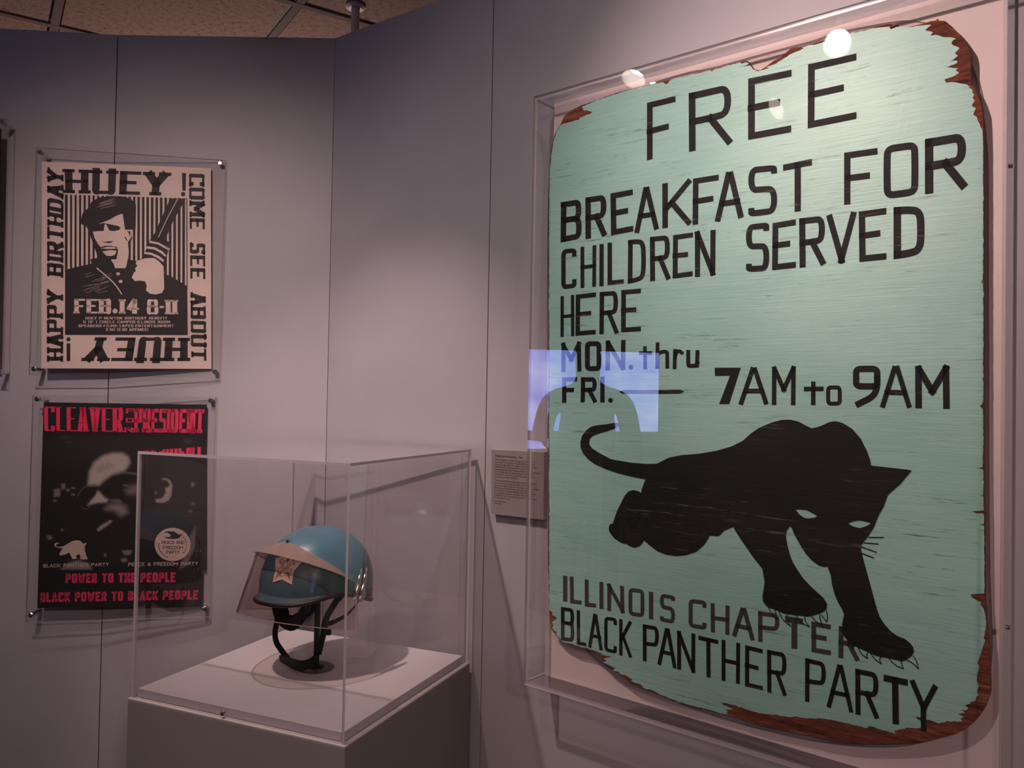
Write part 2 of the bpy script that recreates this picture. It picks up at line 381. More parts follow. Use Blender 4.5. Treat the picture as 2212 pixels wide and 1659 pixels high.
GL = {
 'A': [s_((0, 1), (.45, 0)), s_((.55, 0), (1, 1)), s_((.17, .66), (.83, .66))],
 'B': [s_((0, 0), (0, 1)), c_((0, 0), (.6, 0), (.98, .0), (.98, .46), (.6, .46), (0, .46)), c_((0, .46), (.6, .46), (1, .5), (1, 1), (.6, 1), (0, 1))],
 'C': [c_((1, .12), (1, 0), (.55, 0), (0, 0), (0, .3), (0, .7), (0, 1), (.55, 1), (1, 1), (1, .88))],
 'D': [s_((0, 0), (0, 1)), c_((0, 0), (.45, 0), (.95, .05), (1, .5), (.95, .95), (.45, 1), (0, 1))],
 'E': [s_((1, 0), (0, 0), (0, 1), (1, 1)), s_((0, .48), (.7, .48))],
 'F': [s_((1, 0), (0, 0), (0, 1)), s_((0, .5), (.72, .5))],
 'G': [c_((1, .15), (1, 0), (.5, 0), (0, 0), (0, .5), (0, 1), (.5, 1), (1, 1), (1, .55)), s_((.55, .55), (1, .55))],
 'H': [s_((0, 0), (0, 1)), s_((1, 0), (1, 1)), s_((0, .5), (1, .5))],
 'I': [s_((.5, 0), (.5, 1))],
 'K': [s_((0, 0), (0, 1)), s_((1, 0), (.06, .58)), s_((.28, .45), (1, 1))],
 'L': [s_((0, 0), (0, 1), (1, 1))],
 'M': [s_((0, 1), (0, 0)), s_((0, 0), (.5, .62)), s_((.5, .62), (1, 0)), s_((1, 0), (1, 1))],
 'N': [s_((0, 1), (0, 0)), s_((0, 0), (1, 1)), s_((1, 1), (1, 0))],
 'O': [o_((.5, 0), (.98, 0), (1, .25), (1, .75), (.98, 1), (.5, 1), (.02, 1), (0, .75), (0, .25), (.02, 0))],
 'P': [s_((0, 0), (0, 1)), c_((0, 0), (.55, 0), (1, 0), (1, .5), (.55, .52), (0, .52))],
 'R': [s_((0, 0), (0, 1)), c_((0, 0), (.55, 0), (.98, 0), (.98, .48), (.55, .5), (0, .5)), s_((.5, .5), (1, 1))],
 'S': [c_((1, .06), (1, 0), (.5, 0), (0, 0), (0, .46), (.5, .47), (1, .49), (1, 1), (.5, 1), (0, 1), (0, .94))],
 'T': [s_((0, 0), (1, 0)), s_((.5, 0), (.5, 1))],
 'U': [c_((0, 0), (0, .6), (0, 1), (.5, 1), (1, 1), (1, .6), (1, 0))],
 'V': [s_((0, 0), (.5, 1)), s_((.5, 1), (1, 0))],
 'W': [s_((0, 0), (.25, 1)), s_((.25, 1), (.5, .2)), s_((.5, .2), (.75, 1)), s_((.75, 1), (1, 0))],
 'X': [s_((0, 0), (1, 1)), s_((1, 0), (0, 1))],
 'Y': [s_((0, 0), (.5, .52)), s_((1, 0), (.5, .52)), s_((.5, .5), (.5, 1))],
 '0': [o_((.5, 0), (1, 0), (1, .5), (1, 1), (.5, 1), (0, 1), (0, .5), (0, 0))],
 '1': [s_((.5, 0), (.5, 1))],
 '2': [c_((0, .2), (0, 0), (.5, 0), (1, 0), (1, .4), (.4, .7), (0, 1)), s_((0, 1), (1, 1))],
 '4': [s_((.75, 1), (.75, 0), (0, .68), (1, .68))],
 '5': [s_((1, 0), (.1, 0), (0, .45)), c_((0, .45), (.6, .35), (1, .45), (1, 1), (.5, 1), (0, 1), (0, .85))],
 '7': [s_((0, 0), (1, 0)), s_((.95, 0), (.25, 1))],
 '8': [o_((.5, 0), (.95, 0), (.95, .46), (.5, .46), (.05, .46), (.05, 0)), o_((.5, .46), (1, .46), (1, 1), (.5, 1), (0, 1), (0, .46))],
 '9': [o_((.5, 0), (1, 0), (1, .25), (1, .5), (.5, .5), (0, .5), (0, .25), (0, 0)), c_((1, .25), (1, .55), (.8, .8), (.12, 1))],
 't': [s_((.45, 0), (.45, 1)), s_((0, .26), (1, .26))],
 'h': [s_((0, 0), (0, 1)), c_((0, .45), (.3, .35), (.98, .33), (1, .6), (1, 1))],
 'r': [s_((0, 0), (0, 1)), c_((0, .4), (.2, .05), (.7, .0), (1, .12))],
 'u': [c_((0, 0), (0, .7), (0, 1), (.5, 1), (.8, 1), (1, .8)), s_((1, 0), (1, 1))],
 'o': [o_((.5, 0), (1, 0), (1, .5), (1, 1), (.5, 1), (0, 1), (0, .5), (0, 0))],
 '-': [s_((.1, .5), (.9, .5))], '.': [], '!': [s_((.5, 0), (.5, .68))], '&': [c_((1, 1), (.2, .35), (.2, 0), (.7, 0), (.7, .3), (0, .55), (0, 1), (.6, 1), (1, .6))],
 '(': [c_((1, 0), (.3, .2), (.3, .8), (1, 1))], ')': [c_((0, 0), (.7, .2), (.7, .8), (0, 1))],
}
def glyph(pr, ch, corners, w, wh=None, slabw=0, wob=0.0):
    """corners: TL, TR, BR, BL in photo pixels; w stroke width in px along the cell"""
    TL, TR, BR, BL = [Vector(c) for c in corners]
    W = ((TR-TL).length+(BR-BL).length)/2; H = ((BL-TL).length+(BR-TR).length)/2
    pr.mark()
    w = min(w, W*((.36 if ch in 'O0SC9' else .32 if ch == '8' else .42) if wh is not None else .5)) if ch not in 'I1!.' else min(w, W*.9)
    hh = w if wh is None else wh
    def cell(x, y):                         # x in 0..W, y in 0..H
        a, b = x/W, y/H
        q = TL*(1-a)*(1-b)+TR*a*(1-b)+BR*a*b+BL*(1-a)*b; return (q.x, q.y)
    sub = Print(pr.pl); sub.pl = None
    class L:                                # local plane that returns 2-D cell points
        def at(self, x, y): return cell(x, y)
    sub = Print(L())
    for kind, pts in GL[ch]:
        P = list(pts)
        if kind == 'c': P = chaikin(P, 3)
        if kind == 'o': P = chaikin(P, 3, True)
        j = lambda: random.uniform(-wob, wob)
        P = [(w/2+u*(W-w), hh/2+v*(H-hh)) for u, v in P]
        if kind == 's' and wob: P = [(x+j(), y+j()*.6) for x, y in P]
        if ch in 'I1!' and W < w*1.6: P = [(W/2+(x-W/2)*.2, y) for x, y in P]
        if wh is not None and kind == 's':
            for a_, b_2 in zip(P, P[1:]):
                a_, b_2 = Vector(a_), Vector(b_2); d_ = (b_2-a_).normalized(); ex = (w*abs(d_.x)+wh*abs(d_.y))/2 if max(abs(d_.x), abs(d_.y)) > .97 else wh/2
                sub.stroke([tuple(a_-d_*ex), tuple(b_2+d_*ex)], w, False, wh, 0)
        else: sub.stroke(P, w, kind == 'o', wh, 0 if kind == 'o' else .5)
        if slabw and kind != 'o' and ch not in '-4':
            for e, f in ((P[0], P[1]), (P[-1], P[-2])):
                if abs(e[1]-f[1]) > abs(e[0]-f[0])*.8 and (e[1] < hh*1.2 or e[1] > H-hh*1.2):
                    y = 0 if e[1] < H/2 else H-hh; x0 = e[0]-w/2-slabw; x1 = e[0]+w/2+slabw
                    sub.poly([(x0, y), (x1, y), (x1, y+hh), (x0, y+hh)])
    if ch in '.!':
        r = w*.55; n = 12; y = H-r; sub.poly([(W/2+r*math.cos(2*math.pi*k/n), y+r*math.sin(2*math.pi*k/n)) for k in range(n)])
    base = len(pr.V); pr.V += [pr.pl.at(*v[:2]) for v in sub.V]; pr.F += [[i+base for i in f] for f in sub.F]
WD = {'I': .42, '.': .42, '!': .45, ' ': .5, 'M': 1.25, 'W': 1.3, 'N': 1.05, '1': .5, '-': .45, 'L': .85, 'E': .9, 'F': .88, 'S': .85, '(': .4, ')': .4}
def text(pr, s, TL, TR, BR, BL, w=.2, wh=None, slabw=0, gap=.14, space=.5):
    """a line of lettering fitted into a quad; w, wh, slabw as shares of the cap height"""
    ws = [space if c == ' ' else WD.get(c, 1.0) for c in s]; tot = sum(ws)+gap*(len(s)-1)
    TL, TR, BR, BL = [Vector(c) for c in (TL, TR, BR, BL)]; H = ((BL-TL).length+(BR-TR).length)/2
    x = 0
    for ch, cw in zip(s, ws):
        if ch != ' ':
            a, b = x/tot, (x+cw)/tot
            q = [TL.lerp(TR, a), TL.lerp(TR, b), BL.lerp(BR, b), BL.lerp(BR, a)]
            glyph(pr, ch, q, w*H, None if wh is None else wh*H, slabw*H)
        x += cw+gap
def zc(ox, oy, s): return lambda *p: [(ox+x/s, oy+y/s) for x, y in p]

# ------------------------------------------------------------------ the painted board
P_sign = W_b2.off(.042)
z1 = zc(1120, 0, 3.318); z2 = zc(1680, 0, 3.318); z3 = zc(1120, 480, 3.318); z5 = zc(1120, 880, 3.687); z6 = zc(1640, 880, 3.867); z7 = zc(1120, 1200, 3.615); z8 = zc(1640, 1200, 3.614)
outline = (z1((232, 1090), (247, 1000), (270, 940), (290, 905), (305, 885), (330, 830), (380, 790), (450, 755), (540, 725), (620, 695), (720, 660), (860, 625), (1000, 592), (1130, 562), (1270, 525), (1400, 495), (1520, 460), (1600, 440), (1640, 435), (1660, 465), (1690, 495), (1730, 505), (1770, 480), (1830, 435), (1880, 412))
 + z2((40, 395), (90, 350), (180, 332), (260, 310), (340, 285), (420, 258), (520, 235), (620, 215), (700, 195), (800, 170), (830, 178), (860, 176), (800, 205), (950, 190), (1040, 170), (1100, 150), (1130, 148), (1145, 133), (1160, 148), (1200, 150), (1250, 190), (1295, 240), (1330, 290), (1365, 340), (1380, 400), (1380, 500), (1385, 600), (1410, 635), (1435, 690), (1460, 760), (1470, 850), (1472, 920), (1475, 1000))
 + [(2124.8, 500), (2124.8, 700), (2125, 980)] + z6((1878, 700), (1882, 1200), (1886, 1600))
 + z8((1768, 400), (1780, 600), (1793, 700), (1795, 800), (1800, 960), (1802, 1080), (1785, 1130), (1770, 1170), (1740, 1230), (1690, 1290), (1620, 1350), (1540, 1390), (1440, 1420), (1330, 1445), (1200, 1462), (1050, 1470), (900, 1470), (780, 1468), (650, 1458), (500, 1430), (380, 1400), (240, 1375), (120, 1350), (0, 1325))
 + z7((1800, 1300), (1720, 1270), (1640, 1248), (1500, 1210), (1350, 1175), (1200, 1128), (1080, 1080), (970, 1040), (880, 1000), (820, 950), (760, 905), (700, 870), (660, 820), (620, 780), (570, 748), (500, 728), (430, 715), (370, 680), (320, 650), (280, 610), (255, 570), (245, 500), (240, 420), (240, 0))
 + [(1186, 1100), (1185.5, 980), (1185.5, 700), (1185.5, 480)] + z1((222, 1250)))
paint = (z1((240, 1095), (255, 1002), (278, 935), (310, 892), (360, 878), (430, 860), (455, 838), (520, 815), (530, 800), (490, 790), (468, 792), (455, 765), (480, 755), (548, 728), (625, 700), (722, 666), (862, 630), (1000, 598), (1040, 590), (1050, 602), (1068, 603), (1092, 573), (1270, 531), (1380, 503), (1385, 515), (1400, 500), (1520, 466), (1590, 448), (1600, 458), (1640, 448), (1652, 456), (1640, 466), (1575, 481), (1640, 474), (1660, 470), (1680, 497), (1720, 512), (1800, 491), (1780, 484), (1850, 455), (1895, 425), (1925, 408))
 + z2((85, 392), (130, 372), (160, 362), (188, 345), (172, 340), (260, 318), (250, 327), (340, 300), (422, 266), (520, 242), (622, 222), (702, 202), (800, 192), (810, 210), (870, 192), (950, 195), (1040, 183), (1102, 180), (1070, 205), (1055, 216), (1112, 232), (1095, 256), (1135, 250), (1182, 266), (1230, 268), (1278, 278), (1255, 290), (1245, 312), (1262, 328), (1304, 345), (1280, 370), (1270, 383), (1292, 400), (1262, 425), (1240, 440), (1288, 436), (1285, 452), (1240, 470), (1210, 485), (1250, 487), (1292, 490), (1275, 505), (1300, 522), (1260, 548), (1195, 570), (1207, 594), (1260, 590), (1318, 600), (1350, 605), (1378, 628), (1330, 632), (1380, 634), (1398, 645), (1394, 662), (1410, 680), (1396, 700), (1412, 722), (1396, 745), (1392, 762), (1420, 775), (1410, 800), (1402, 822), (1428, 840), (1436, 872), (1450, 890), (1452, 908), (1466, 925), (1471, 1000))
 + [(2123.5, 500), (2123, 604), (2119, 609), (2123.5, 613), (2123.5, 700), (2123, 868), (2117, 878), (2123.5, 884)] + z6((1866, 500), (1810, 510), (1868, 518), (1870, 730), (1822, 738), (1872, 744), (1874, 862), (1765, 868), (1812, 884), (1876, 890), (1876, 972), (1828, 982), (1878, 988), (1880, 1555), (1775, 1560), (1765, 1570), (1770, 1590))
 + z8((1650, 305), (1665, 330), (1700, 350), (1735, 368), (1725, 380), (1755, 420), (1767, 470), (1770, 560), (1752, 640), (1765, 660), (1744, 720), (1705, 838), (1718, 862), (1704, 930), (1698, 975), (1715, 1020), (1702, 1060), (1712, 1090), (1690, 1108), (1692, 1130), (1650, 1140), (1645, 1158), (1590, 1165), (1632, 1188), (1620, 1205), (1572, 1200), (1610, 1228), (1545, 1232), (1600, 1262), (1570, 1270), (1585, 1296), (1470, 1290), (1400, 1310), (1330, 1282), (1225, 1252), (1232, 1275), (1268, 1295), (1278, 1338), (1220, 1350), (1150, 1342), (1050, 1370), (1075, 1392), (985, 1366), (860, 1328), (845, 1346), (780, 1332), (700, 1310), (560, 1280), (470, 1268), (380, 1272), (290, 1255), (250, 1262), (120, 1240), (0, 1230))
 + z7((1860, 1222), (1760, 1192), (1700, 1170), (1620, 1152), (1568, 1142), (1600, 1165), (1650, 1185), (1680, 1200), (1612, 1200), (1640, 1225), (1618, 1225), (1640, 1244), (1500, 1206), (1350, 1170), (1200, 1122), (1085, 1073), (1040, 1048), (965, 1030), (985, 1015), (880, 982), (890, 968), (830, 932), (800, 930), (780, 905), (735, 895), (760, 876), (700, 852), (660, 832), (690, 822), (665, 808), (730, 790), (680, 780), (640, 760), (600, 745), (540, 722), (470, 704), (420, 690), (385, 682), (345, 672), (330, 650), (292, 612), (300, 600), (265, 565), (275, 545), (262, 520), (300, 495), (296, 480), (262, 462), (268, 445), (243, 425), (243, 0))
 + [(1187.5, 1100), (1187, 980), (1187, 700), (1187, 480)] + z1((226, 1250)))
def ragged(pts, step, amp, seedn):
    rnd = random.Random(seedn); out = []
    n = len(pts)
    for i in range(n):
        a, b = Vector(pts[i]), Vector(pts[(i+1) % n]); L = (b-a).length; k = max(1, int(L/step))
        nn = Vector((-(b-a).y, (b-a).x)).normalized() if L > 0 else Vector((0, 0))
        for j in range(k):
            q = a.lerp(b, j/k)
            if j: q = q+nn*rnd.uniform(-amp, amp*.3)*(2.2 if rnd.random() < .15 else 1)
            out.append((q.x, q.y))
    return out
board = empty('painted_sign_board', P_sign.at(1650, 1560), label='worn seafoam green plywood board with black lettering and a black panther', category='sign')
ol = ragged(outline, 9, .5, 3)
loops = [[Vector((x, y, 0)) for x, y in ol]]
tri = tessellate_polygon(loops); n = len(ol); fr = [P_sign.at(x, y) for x, y in ol]; bk = [v - P_sign.n*.014 for v in fr]
V = fr+bk; F = [list(t) for t in tri]+[[i+n for i in t][::-1] for t in tri]+[[i, (i+1) % n, n+(i+1) % n, n+i] for i in range(n)]
o = mesh('plywood_panel', V, F, [M_wood, M_plyedge], board, [0]*(2*len(tri))+[1]*n); fix(o)
tag(o, label='bare red-brown plywood at the broken edges')
pr = Print(P_sign); pr.poly(ragged(paint, 5, 1.1, 5)); tag(pr.build('green_paint_layer', M_teal, board, .0005), label='seafoam green paint with level grain cracks')
ink, ink2 = Print(P_sign), Print(P_sign)
def L1(ch, xl, xr, tl, tr, bl, br, w, target=None, shx=0):
    glyph(target or ink, ch, [(xl, tl), (xr, tr), (xr, br), (xl, bl)], w, wob=.8)
for a in [('F', 1398, 1460, 223, 208, 347, 331, 12.5), ('R', 1489, 1581, 202, 181, 328, 310, 14.5), ('E', 1616, 1710, 171, 151, 303, 286, 14.5), ('E', 1746, 1850, 140, 116, 278, 257, 14.5),
 ('B', 1212, 1257, 437, 430, 524, 515, 12), ('R', 1265, 1311, 427, 420, 517, 509, 12), ('E', 1320, 1368, 418, 409, 509, 500, 12), ('A', 1371, 1423, 408, 400, 504, 495, 11), ('K', 1432, 1494, 397, 386, 494, 485, 12), ('F', 1497, 1553, 386, 377, 486, 478, 12), ('A', 1546, 1607, 375, 368, 480, 470, 12.5), ('S', 1617, 1679, 362, 356, 469, 461, 13), ('T', 1692, 1754, 356, 344, 461, 453, 13.5), ('F', 1824.5, 1896, 330, 320, 443, 435, 13.5), ('O', 1909, 1984, 316, 305, 431, 421, 15), ('R', 1999, 2088, 301, 286, 420, 407, 18),
 ('C', 1213, 1246, 539, 536, 626, 621, 9.5), ('H', 1255, 1288, 534, 529, 623, 619, 8), ('I', 1295, 1305, 528, 527, 618, 618, 9.5), ('L', 1313, 1348, 525, 522, 617, 612, 9.5), ('D', 1357, 1396, 519, 514, 613, 606, 10), ('R', 1405, 1448, 512, 508, 608, 603, 10.5), ('E', 1454, 1497, 508, 502, 602, 597, 10.5), ('N', 1501, 1546, 500, 496, 599, 595, 11), ('S', 1612, 1662, 486, 480, 588, 585, 12.5), ('E', 1669, 1719, 482, 474, 584, 578, 12.5), ('R', 1727, 1783, 472, 466, 579, 572, 13), ('V', 1787, 1849, 465, 457, 572, 565, 13), ('E', 1856, 1915, 458, 449, 566, 560, 13.5), ('D', 1931, 1998, 448, 443, 560, 551, 16),
 ('H', 1212, 1241, 640, 637, 728, 725.5, 7), ('E', 1244.5, 1288, 637, 632, 725, 722, 9.5), ('R', 1296, 1336, 631, 628, 722, 720.5, 9.5), ('E', 1342, 1385, 627, 623, 718, 715, 10),
 ('M', 1213, 1256, 740.5, 738, 803, 802, 8.5), ('O', 1264, 1300, 737, 737, 802, 801, 10.5), ('N', 1309, 1351, 736, 734, 800, 799, 9.5),
 ('t', 1381.5, 1409, 748, 748, 798, 798, 7.5), ('h', 1417, 1446, 740, 738, 797, 796, 8), ('r', 1454.5, 1477, 754, 754, 797, 796, 8), ('u', 1483, 1511, 756, 756, 795, 794, 8.5),
 ('F', 1215, 1248, 816, 814, 869.5, 869, 9), ('R', 1255.5, 1290, 815, 815, 869.5, 869, 9), ('I', 1297, 1307, 813, 813, 869, 869, 10),
 ('A', 1597.5, 1660, 793.5, 793, 874, 874, 10), ('M', 1668.5, 1719, 792, 791, 875, 875, 9.5), ('t', 1737, 1779.5, 824.5, 824.5, 875, 875, 9.5), ('o', 1785, 1818.6, 832.6, 832.6, 876, 876, 8.5), ('9', 1843, 1902, 790, 790, 879, 879, 13.5), ('A', 1902, 1969, 790, 790, 880, 881, 11), ('M', 1978, 2051, 790, 789, 882, 883, 14)]:
    L1(*a)
ink.mark()
for (x, y, r) in ((1363.5, 793.4, 5.2), (1319.5, 864.7, 5.2)): ink.mark(); ink.poly([(x+r*math.cos(k*.524), y+r*math.sin(k*.524)) for k in range(12)])
ink.mark(); ink.poly([(1338, 846.3), (1347, 842.2), (1400, 842.5), (1470, 841.8), (1479, 846), (1470, 850.4), (1400, 850.8), (1346, 850.4)])
ink.mark(); ink.poly(z3((1408, 1043), (1595, 1043), (1512, 1303), (1440, 1303), (1518, 1100), (1410, 1102)))
for a in [('I', 1216, 1227, 1242, 1244, 1299, 1300, 9.5), ('L', 1232, 1257.5, 1245, 1248, 1303, 1306, 8.5), ('L', 1264.4, 1289, 1251.5, 1255, 1310, 1313, 8.5), ('I', 1294.8, 1304.5, 1256.5, 1258, 1315, 1316, 9), ('N', 1312, 1349, 1260, 1266, 1319, 1325, 8.5), ('O', 1358, 1392.5, 1269, 1274, 1329, 1334, 8.5), ('I', 1401.5, 1412, 1277.5, 1279, 1336, 1338, 10), ('S', 1426, 1458.6, 1281.6, 1287, 1341.6, 1348, 8.5), ('C', 1488, 1526.6, 1292.7, 1298, 1355, 1361, 9), ('H', 1536, 1576, 1302, 1308, 1365, 1372, 9), ('A', 1583, 1630, 1309, 1316, 1374, 1384, 10), ('P', 1638, 1684, 1319.5, 1326, 1386, 1392, 9.5), ('T', 1696, 1736, 1330, 1337, 1399, 1403, 13), ('E', 1753, 1795, 1341.7, 1349, 1408, 1416, 10.5), ('R', 1812, 1856, 1352, 1360, 1421, 1429, 11)]:
    L1(*a, target=ink2)
for a in [('B', 1212.5, 1241, 1310.5, 1315, 1383, 1386, 7.5), ('L', 1246, 1268, 1317.5, 1322, 1391, 1396, 7), ('A', 1270.8, 1302.6, 1323, 1329, 1397, 1405, 7), ('C', 1306, 1333, 1331, 1335, 1406, 1412, 7), ('K', 1337.7, 1365.4, 1336, 1342, 1414.4, 1421, 7), ('P', 1389.7, 1423.7, 1348, 1354, 1427, 1432, 8), ('A', 1422, 1461, 1354, 1360, 1435, 1444, 8), ('N', 1463.8, 1502.6, 1362, 1369, 1445, 1454, 8.5), ('T', 1509.5, 1551.5, 1372, 1382, 1461, 1465, 9), ('H', 1559, 1599, 1381.5, 1389, 1469.5, 1478, 8.5), ('E', 1609.6, 1648.4, 1393, 1402, 1482, 1491, 9), ('R', 1657.5, 1700, 1403, 1411, 1494.5, 1504, 9), ('P', 1740, 1784.4, 1421, 1431, 1515.4, 1521, 9.5), ('A', 1786.7, 1843.4, 1431, 1440, 1526.5, 1540, 9.5), ('R', 1848, 1898.7, 1443.5, 1454, 1542.6, 1553, 11), ('T', 1908.4, 1961, 1456, 1468, 1560, 1568, 14), ('Y', 1966.5, 2024.6, 1467.8, 1480, 1575, 1582, 12)]:
    L1(*a)
ink2.split('faded_letter', M_ink2, board, .0009)
ink.split('painted_letter', M_ink, board, .0012)
# panther
body = (z5((800, 140), (795, 125), (775, 122), (700, 135), (620, 143), (580, 155), (540, 185), (510, 225), (497, 270), (497, 320), (520, 370), (560, 415), (610, 450), (700, 492), (800, 525), (900, 550), (1015, 572), (1000, 610), (985, 650), (980, 680), (960, 668), (920, 658), (880, 668), (850, 700), (820, 760), (790, 820), (765, 890), (755, 925), (735, 928), (722, 950), (725, 985), (740, 1010), (765, 1040), (800, 1065), (840, 1085), (865, 1085), (890, 1105), (930, 1117), (965, 1105), (985, 1085), (1003, 1058), (1050, 1100), (1110, 1145), (1180, 1172), (1260, 1183), (1340, 1175), (1420, 1148), (1480, 1095), (1510, 1050), (1525, 1020), (1560, 1022), (1595, 1025), (1615, 1010), (1635, 985), (1700, 955), (1712, 952), (1740, 1000), (1800, 1090), (1870, 1190), (1945, 1285))
 + z8((30, 115), (38, 160), (45, 210), (38, 260), (27, 320), (35, 360), (55, 390), (75, 405), (125, 420), (155, 432), (190, 450), (240, 458), (290, 465), (340, 470), (380, 475), (415, 470), (470, 452), (510, 435), (530, 410), (532, 375), (505, 330), (460, 290), (400, 235), (345, 175), (300, 110), (265, 50), (245, 0))
 + z6((240, 1160), (225, 1075), (232, 1030), (260, 990), (275, 1010), (300, 1070), (340, 1140), (390, 1220), (440, 1275), (500, 1320), (545, 1332), (570, 1327))
 + z8((535, 85), (560, 150), (572, 230), (590, 300), (620, 370), (650, 420), (665, 460), (650, 530), (648, 590), (670, 635), (710, 675), (740, 700), (790, 725), (850, 750), (900, 775), (950, 790), (1000, 797), (1060, 810), (1115, 825), (1150, 815), (1175, 795), (1195, 780), (1210, 750), (1205, 715), (1180, 680), (1140, 650), (1080, 625), (1030, 590), (980, 535), (945, 480), (925, 430), (900, 340), (870, 230), (840, 120), (810, 10))
 + z6((848, 1160), (880, 1115), (910, 1080), (960, 1000), (1000, 900), (1040, 830), (1075, 735), (1090, 718), (1180, 640), (1275, 527), (1250, 520), (1000, 492), (937, 485), (930, 440), (900, 360), (850, 260), (780, 180), (700, 130), (640, 115), (590, 122), (530, 150), (490, 165), (440, 175), (400, 155), (330, 118), (260, 102), (190, 104), (110, 125), (50, 150))
 + z5((1915, 165), (1850, 210), (1790, 265), (1700, 310), (1580, 345), (1430, 370), (1300, 380), (1200, 400), (1150, 425), (1105, 448), (1030, 450), (900, 440), (740, 412), (650, 365), (590, 325), (565, 290), (570, 250), (595, 225), (650, 205), (720, 185), (775, 165)))
eyes = [z6((305, 852), (345, 850), (400, 857), (445, 880), (488, 908), (465, 920), (415, 928), (375, 920), (335, 890)), z6((748, 968), (790, 950), (840, 942), (890, 952), (940, 965), (900, 990), (845, 1008), (800, 998), (765, 982))]
pa = Print(P_sign); pa.poly(body, eyes)
for p in (((915, 1085), (1042, 1085)), ((875, 1130), (1000, 1140)), ((848, 1162), (985, 1210)), ((860, 1218), (962, 1257))): pa.stroke(z6(*p), 2.2)
for p in (((75, 405), (105, 465), (150, 498)), ((125, 420), (135, 465), (155, 498)), ((155, 432), (185, 500), (250, 552)), ((220, 455), (222, 500), (248, 552)), ((290, 465), (330, 525), (398, 556)), ((357, 475), (365, 520), (398, 556)), ((412, 475), (450, 520), (497, 545)), ((475, 455), (478, 500), (497, 545)), ((488, 460), (528, 518)), ((527, 425), (537, 480), (530, 518)),
 ((683, 640), (705, 690), (735, 725)), ((730, 685), (738, 725)), ((770, 705), (800, 770), (850, 803)), ((852, 750), (838, 780), (850, 803)), ((868, 755), (910, 815), (958, 845)), ((955, 790), (938, 810), (958, 845)), ((1012, 795), (1060, 855), (1130, 882)), ((1112, 822), (1115, 855), (1130, 882)), ((1155, 815), (1200, 835), (1245, 885)), ((1205, 780), (1235, 830), (1245, 885))):
    pa.stroke(chaikin(z8(*p), 2), 1.9)
tag(pa.build('panther_figure', M_ink, board, .0016), label='black panther silhouette with green eyes and outlined claws')
# backing panel, contour tray, case
P_case = W_b2.off(.085)
def rect(pl, *pts):
    q = [pl.uz(pl.at(*p)) for p in pts]; return q
mt = W_b2.off(.022)
uTL = mt.uz(mt.at(1200, 223)); uBL = mt.uz(mt.at(1173, 1458)); uR = mt.uz(mt.at(2172, 900))
mu0 = (uTL[0]+uBL[0])/2; mu1 = uR[0]; mz0 = uBL[1]; mz1 = uTL[1]
V, F = slab(W_b2, mu0, mu1, mz0, mz1, .0005, .022); back = (V, F)
cl = [Vector(p) for p in ol]; cen = Vector((1660, 850))
cut = []
for i in range(0, n, 3):
    a, b, c = cl[i-6], cl[i], cl[(i+6) % n]; d = (c-a); nn = Vector((d.y, -d.x))
    if nn.length == 0: continue
    cut.append(b+nn.normalized()*((11 if b.x > 1500 else 3)))
sm = [(sum((cut[(i+k) % len(cut)] for k in range(-4, 5)), Vector((0, 0))))/9 for i in range(len(cut))]
P_tr = W_b2.off(.0275); fr = [P_tr.at(p.x, p.y) for p in sm]; bk = [v-P_tr.n*.005 for v in fr]; nn_ = len(fr)
tri = tessellate_polygon([[Vector((p.x, p.y, 0)) for p in sm]])
o = mesh('contour_tray', fr+bk, [list(t) for t in tri]+[[i+nn_ for i in t][::-1] for t in tri]+[[i, (i+1) % nn_, nn_+(i+1) % nn_, nn_+i] for i in range(nn_)], [M_acr, M_edge], None, [0]*(2*len(tri))+[1]*nn_); fix(o)
tray = o
c1 = P_case.uz(P_case.at(1152, 209)); c2 = P_case.uz(P_case.at(1131, 1478)); c3 = P_case.uz(P_case.at(2174, 400))
cu0 = (c1[0]+c2[0])/2; cu1 = c3[0]; cz1 = c1[1]; cz0 = c2[1]
case = empty('acrylic_display_case', W_b2.pt(cu0, cz0), label='large clear acrylic wall case over the green painted board', category='display case')
T = .006
o = fix(mesh('backing_panel', *back, M_mount, case), .0015, 2); tag(o, label='pinkish white backing panel')
tray.parent = case; tray.matrix_parent_inverse = case.matrix_world.inverted(); tag(tray, label='clear tray cut to the outline of the board')
def acr_box(name, V, F, parent, big, me=M_edge):   # faces listed in big are clear, the narrow ones polished edge
    o = mesh(name, V, F, [M_acr, me], parent, [0 if i in big else 1 for i in range(6)]); fix(o); return o
def pane(name, parent, pl, u0, u1, z0, z1, t0, t1, thin, me=M_edge):
    V, F = slab(pl, u0, u1, z0, z1, t0, t1)
    big = {'t': (0, 1), 'z': (2, 4), 'u': (3, 5)}[thin]
    return acr_box(name, V, F, parent, big, me)
e = .0003
pane('front_panel', case, W_b2, cu0, cu1, cz0, cz1, .085-T, .085, 't', M_case_edge)
pane('top_panel', case, W_b2, cu0, cu1, cz1-T, cz1, .001, .085-T-e, 'z', M_case_edge)
pane('bottom_panel', case, W_b2, cu0, cu1, cz0, cz0+T, .001, .085-T-e, 'z', M_case_edge)
pane('side_panel', case, W_b2, cu0, cu0+T, cz0+T+e, cz1-T-e, .001, .085-T-e, 'u', M_case_edge)
pane('side_panel', case, W_b2, cu1-T, cu1, cz0+T+e, cz1-T-e, .001, .085-T-e, 'u', M_case_edge)
for py in (344, 1369):
    z = P_case.at(2174, py).z
    a = W_b2.pt(cu1, z, .045); V, F = tube([a-W_b2.d*.001, a+W_b2.d*.003, a+W_b2.d*.004], [.004, .004, .0025], 12); mesh('screw', V, F, M_chrome, case)

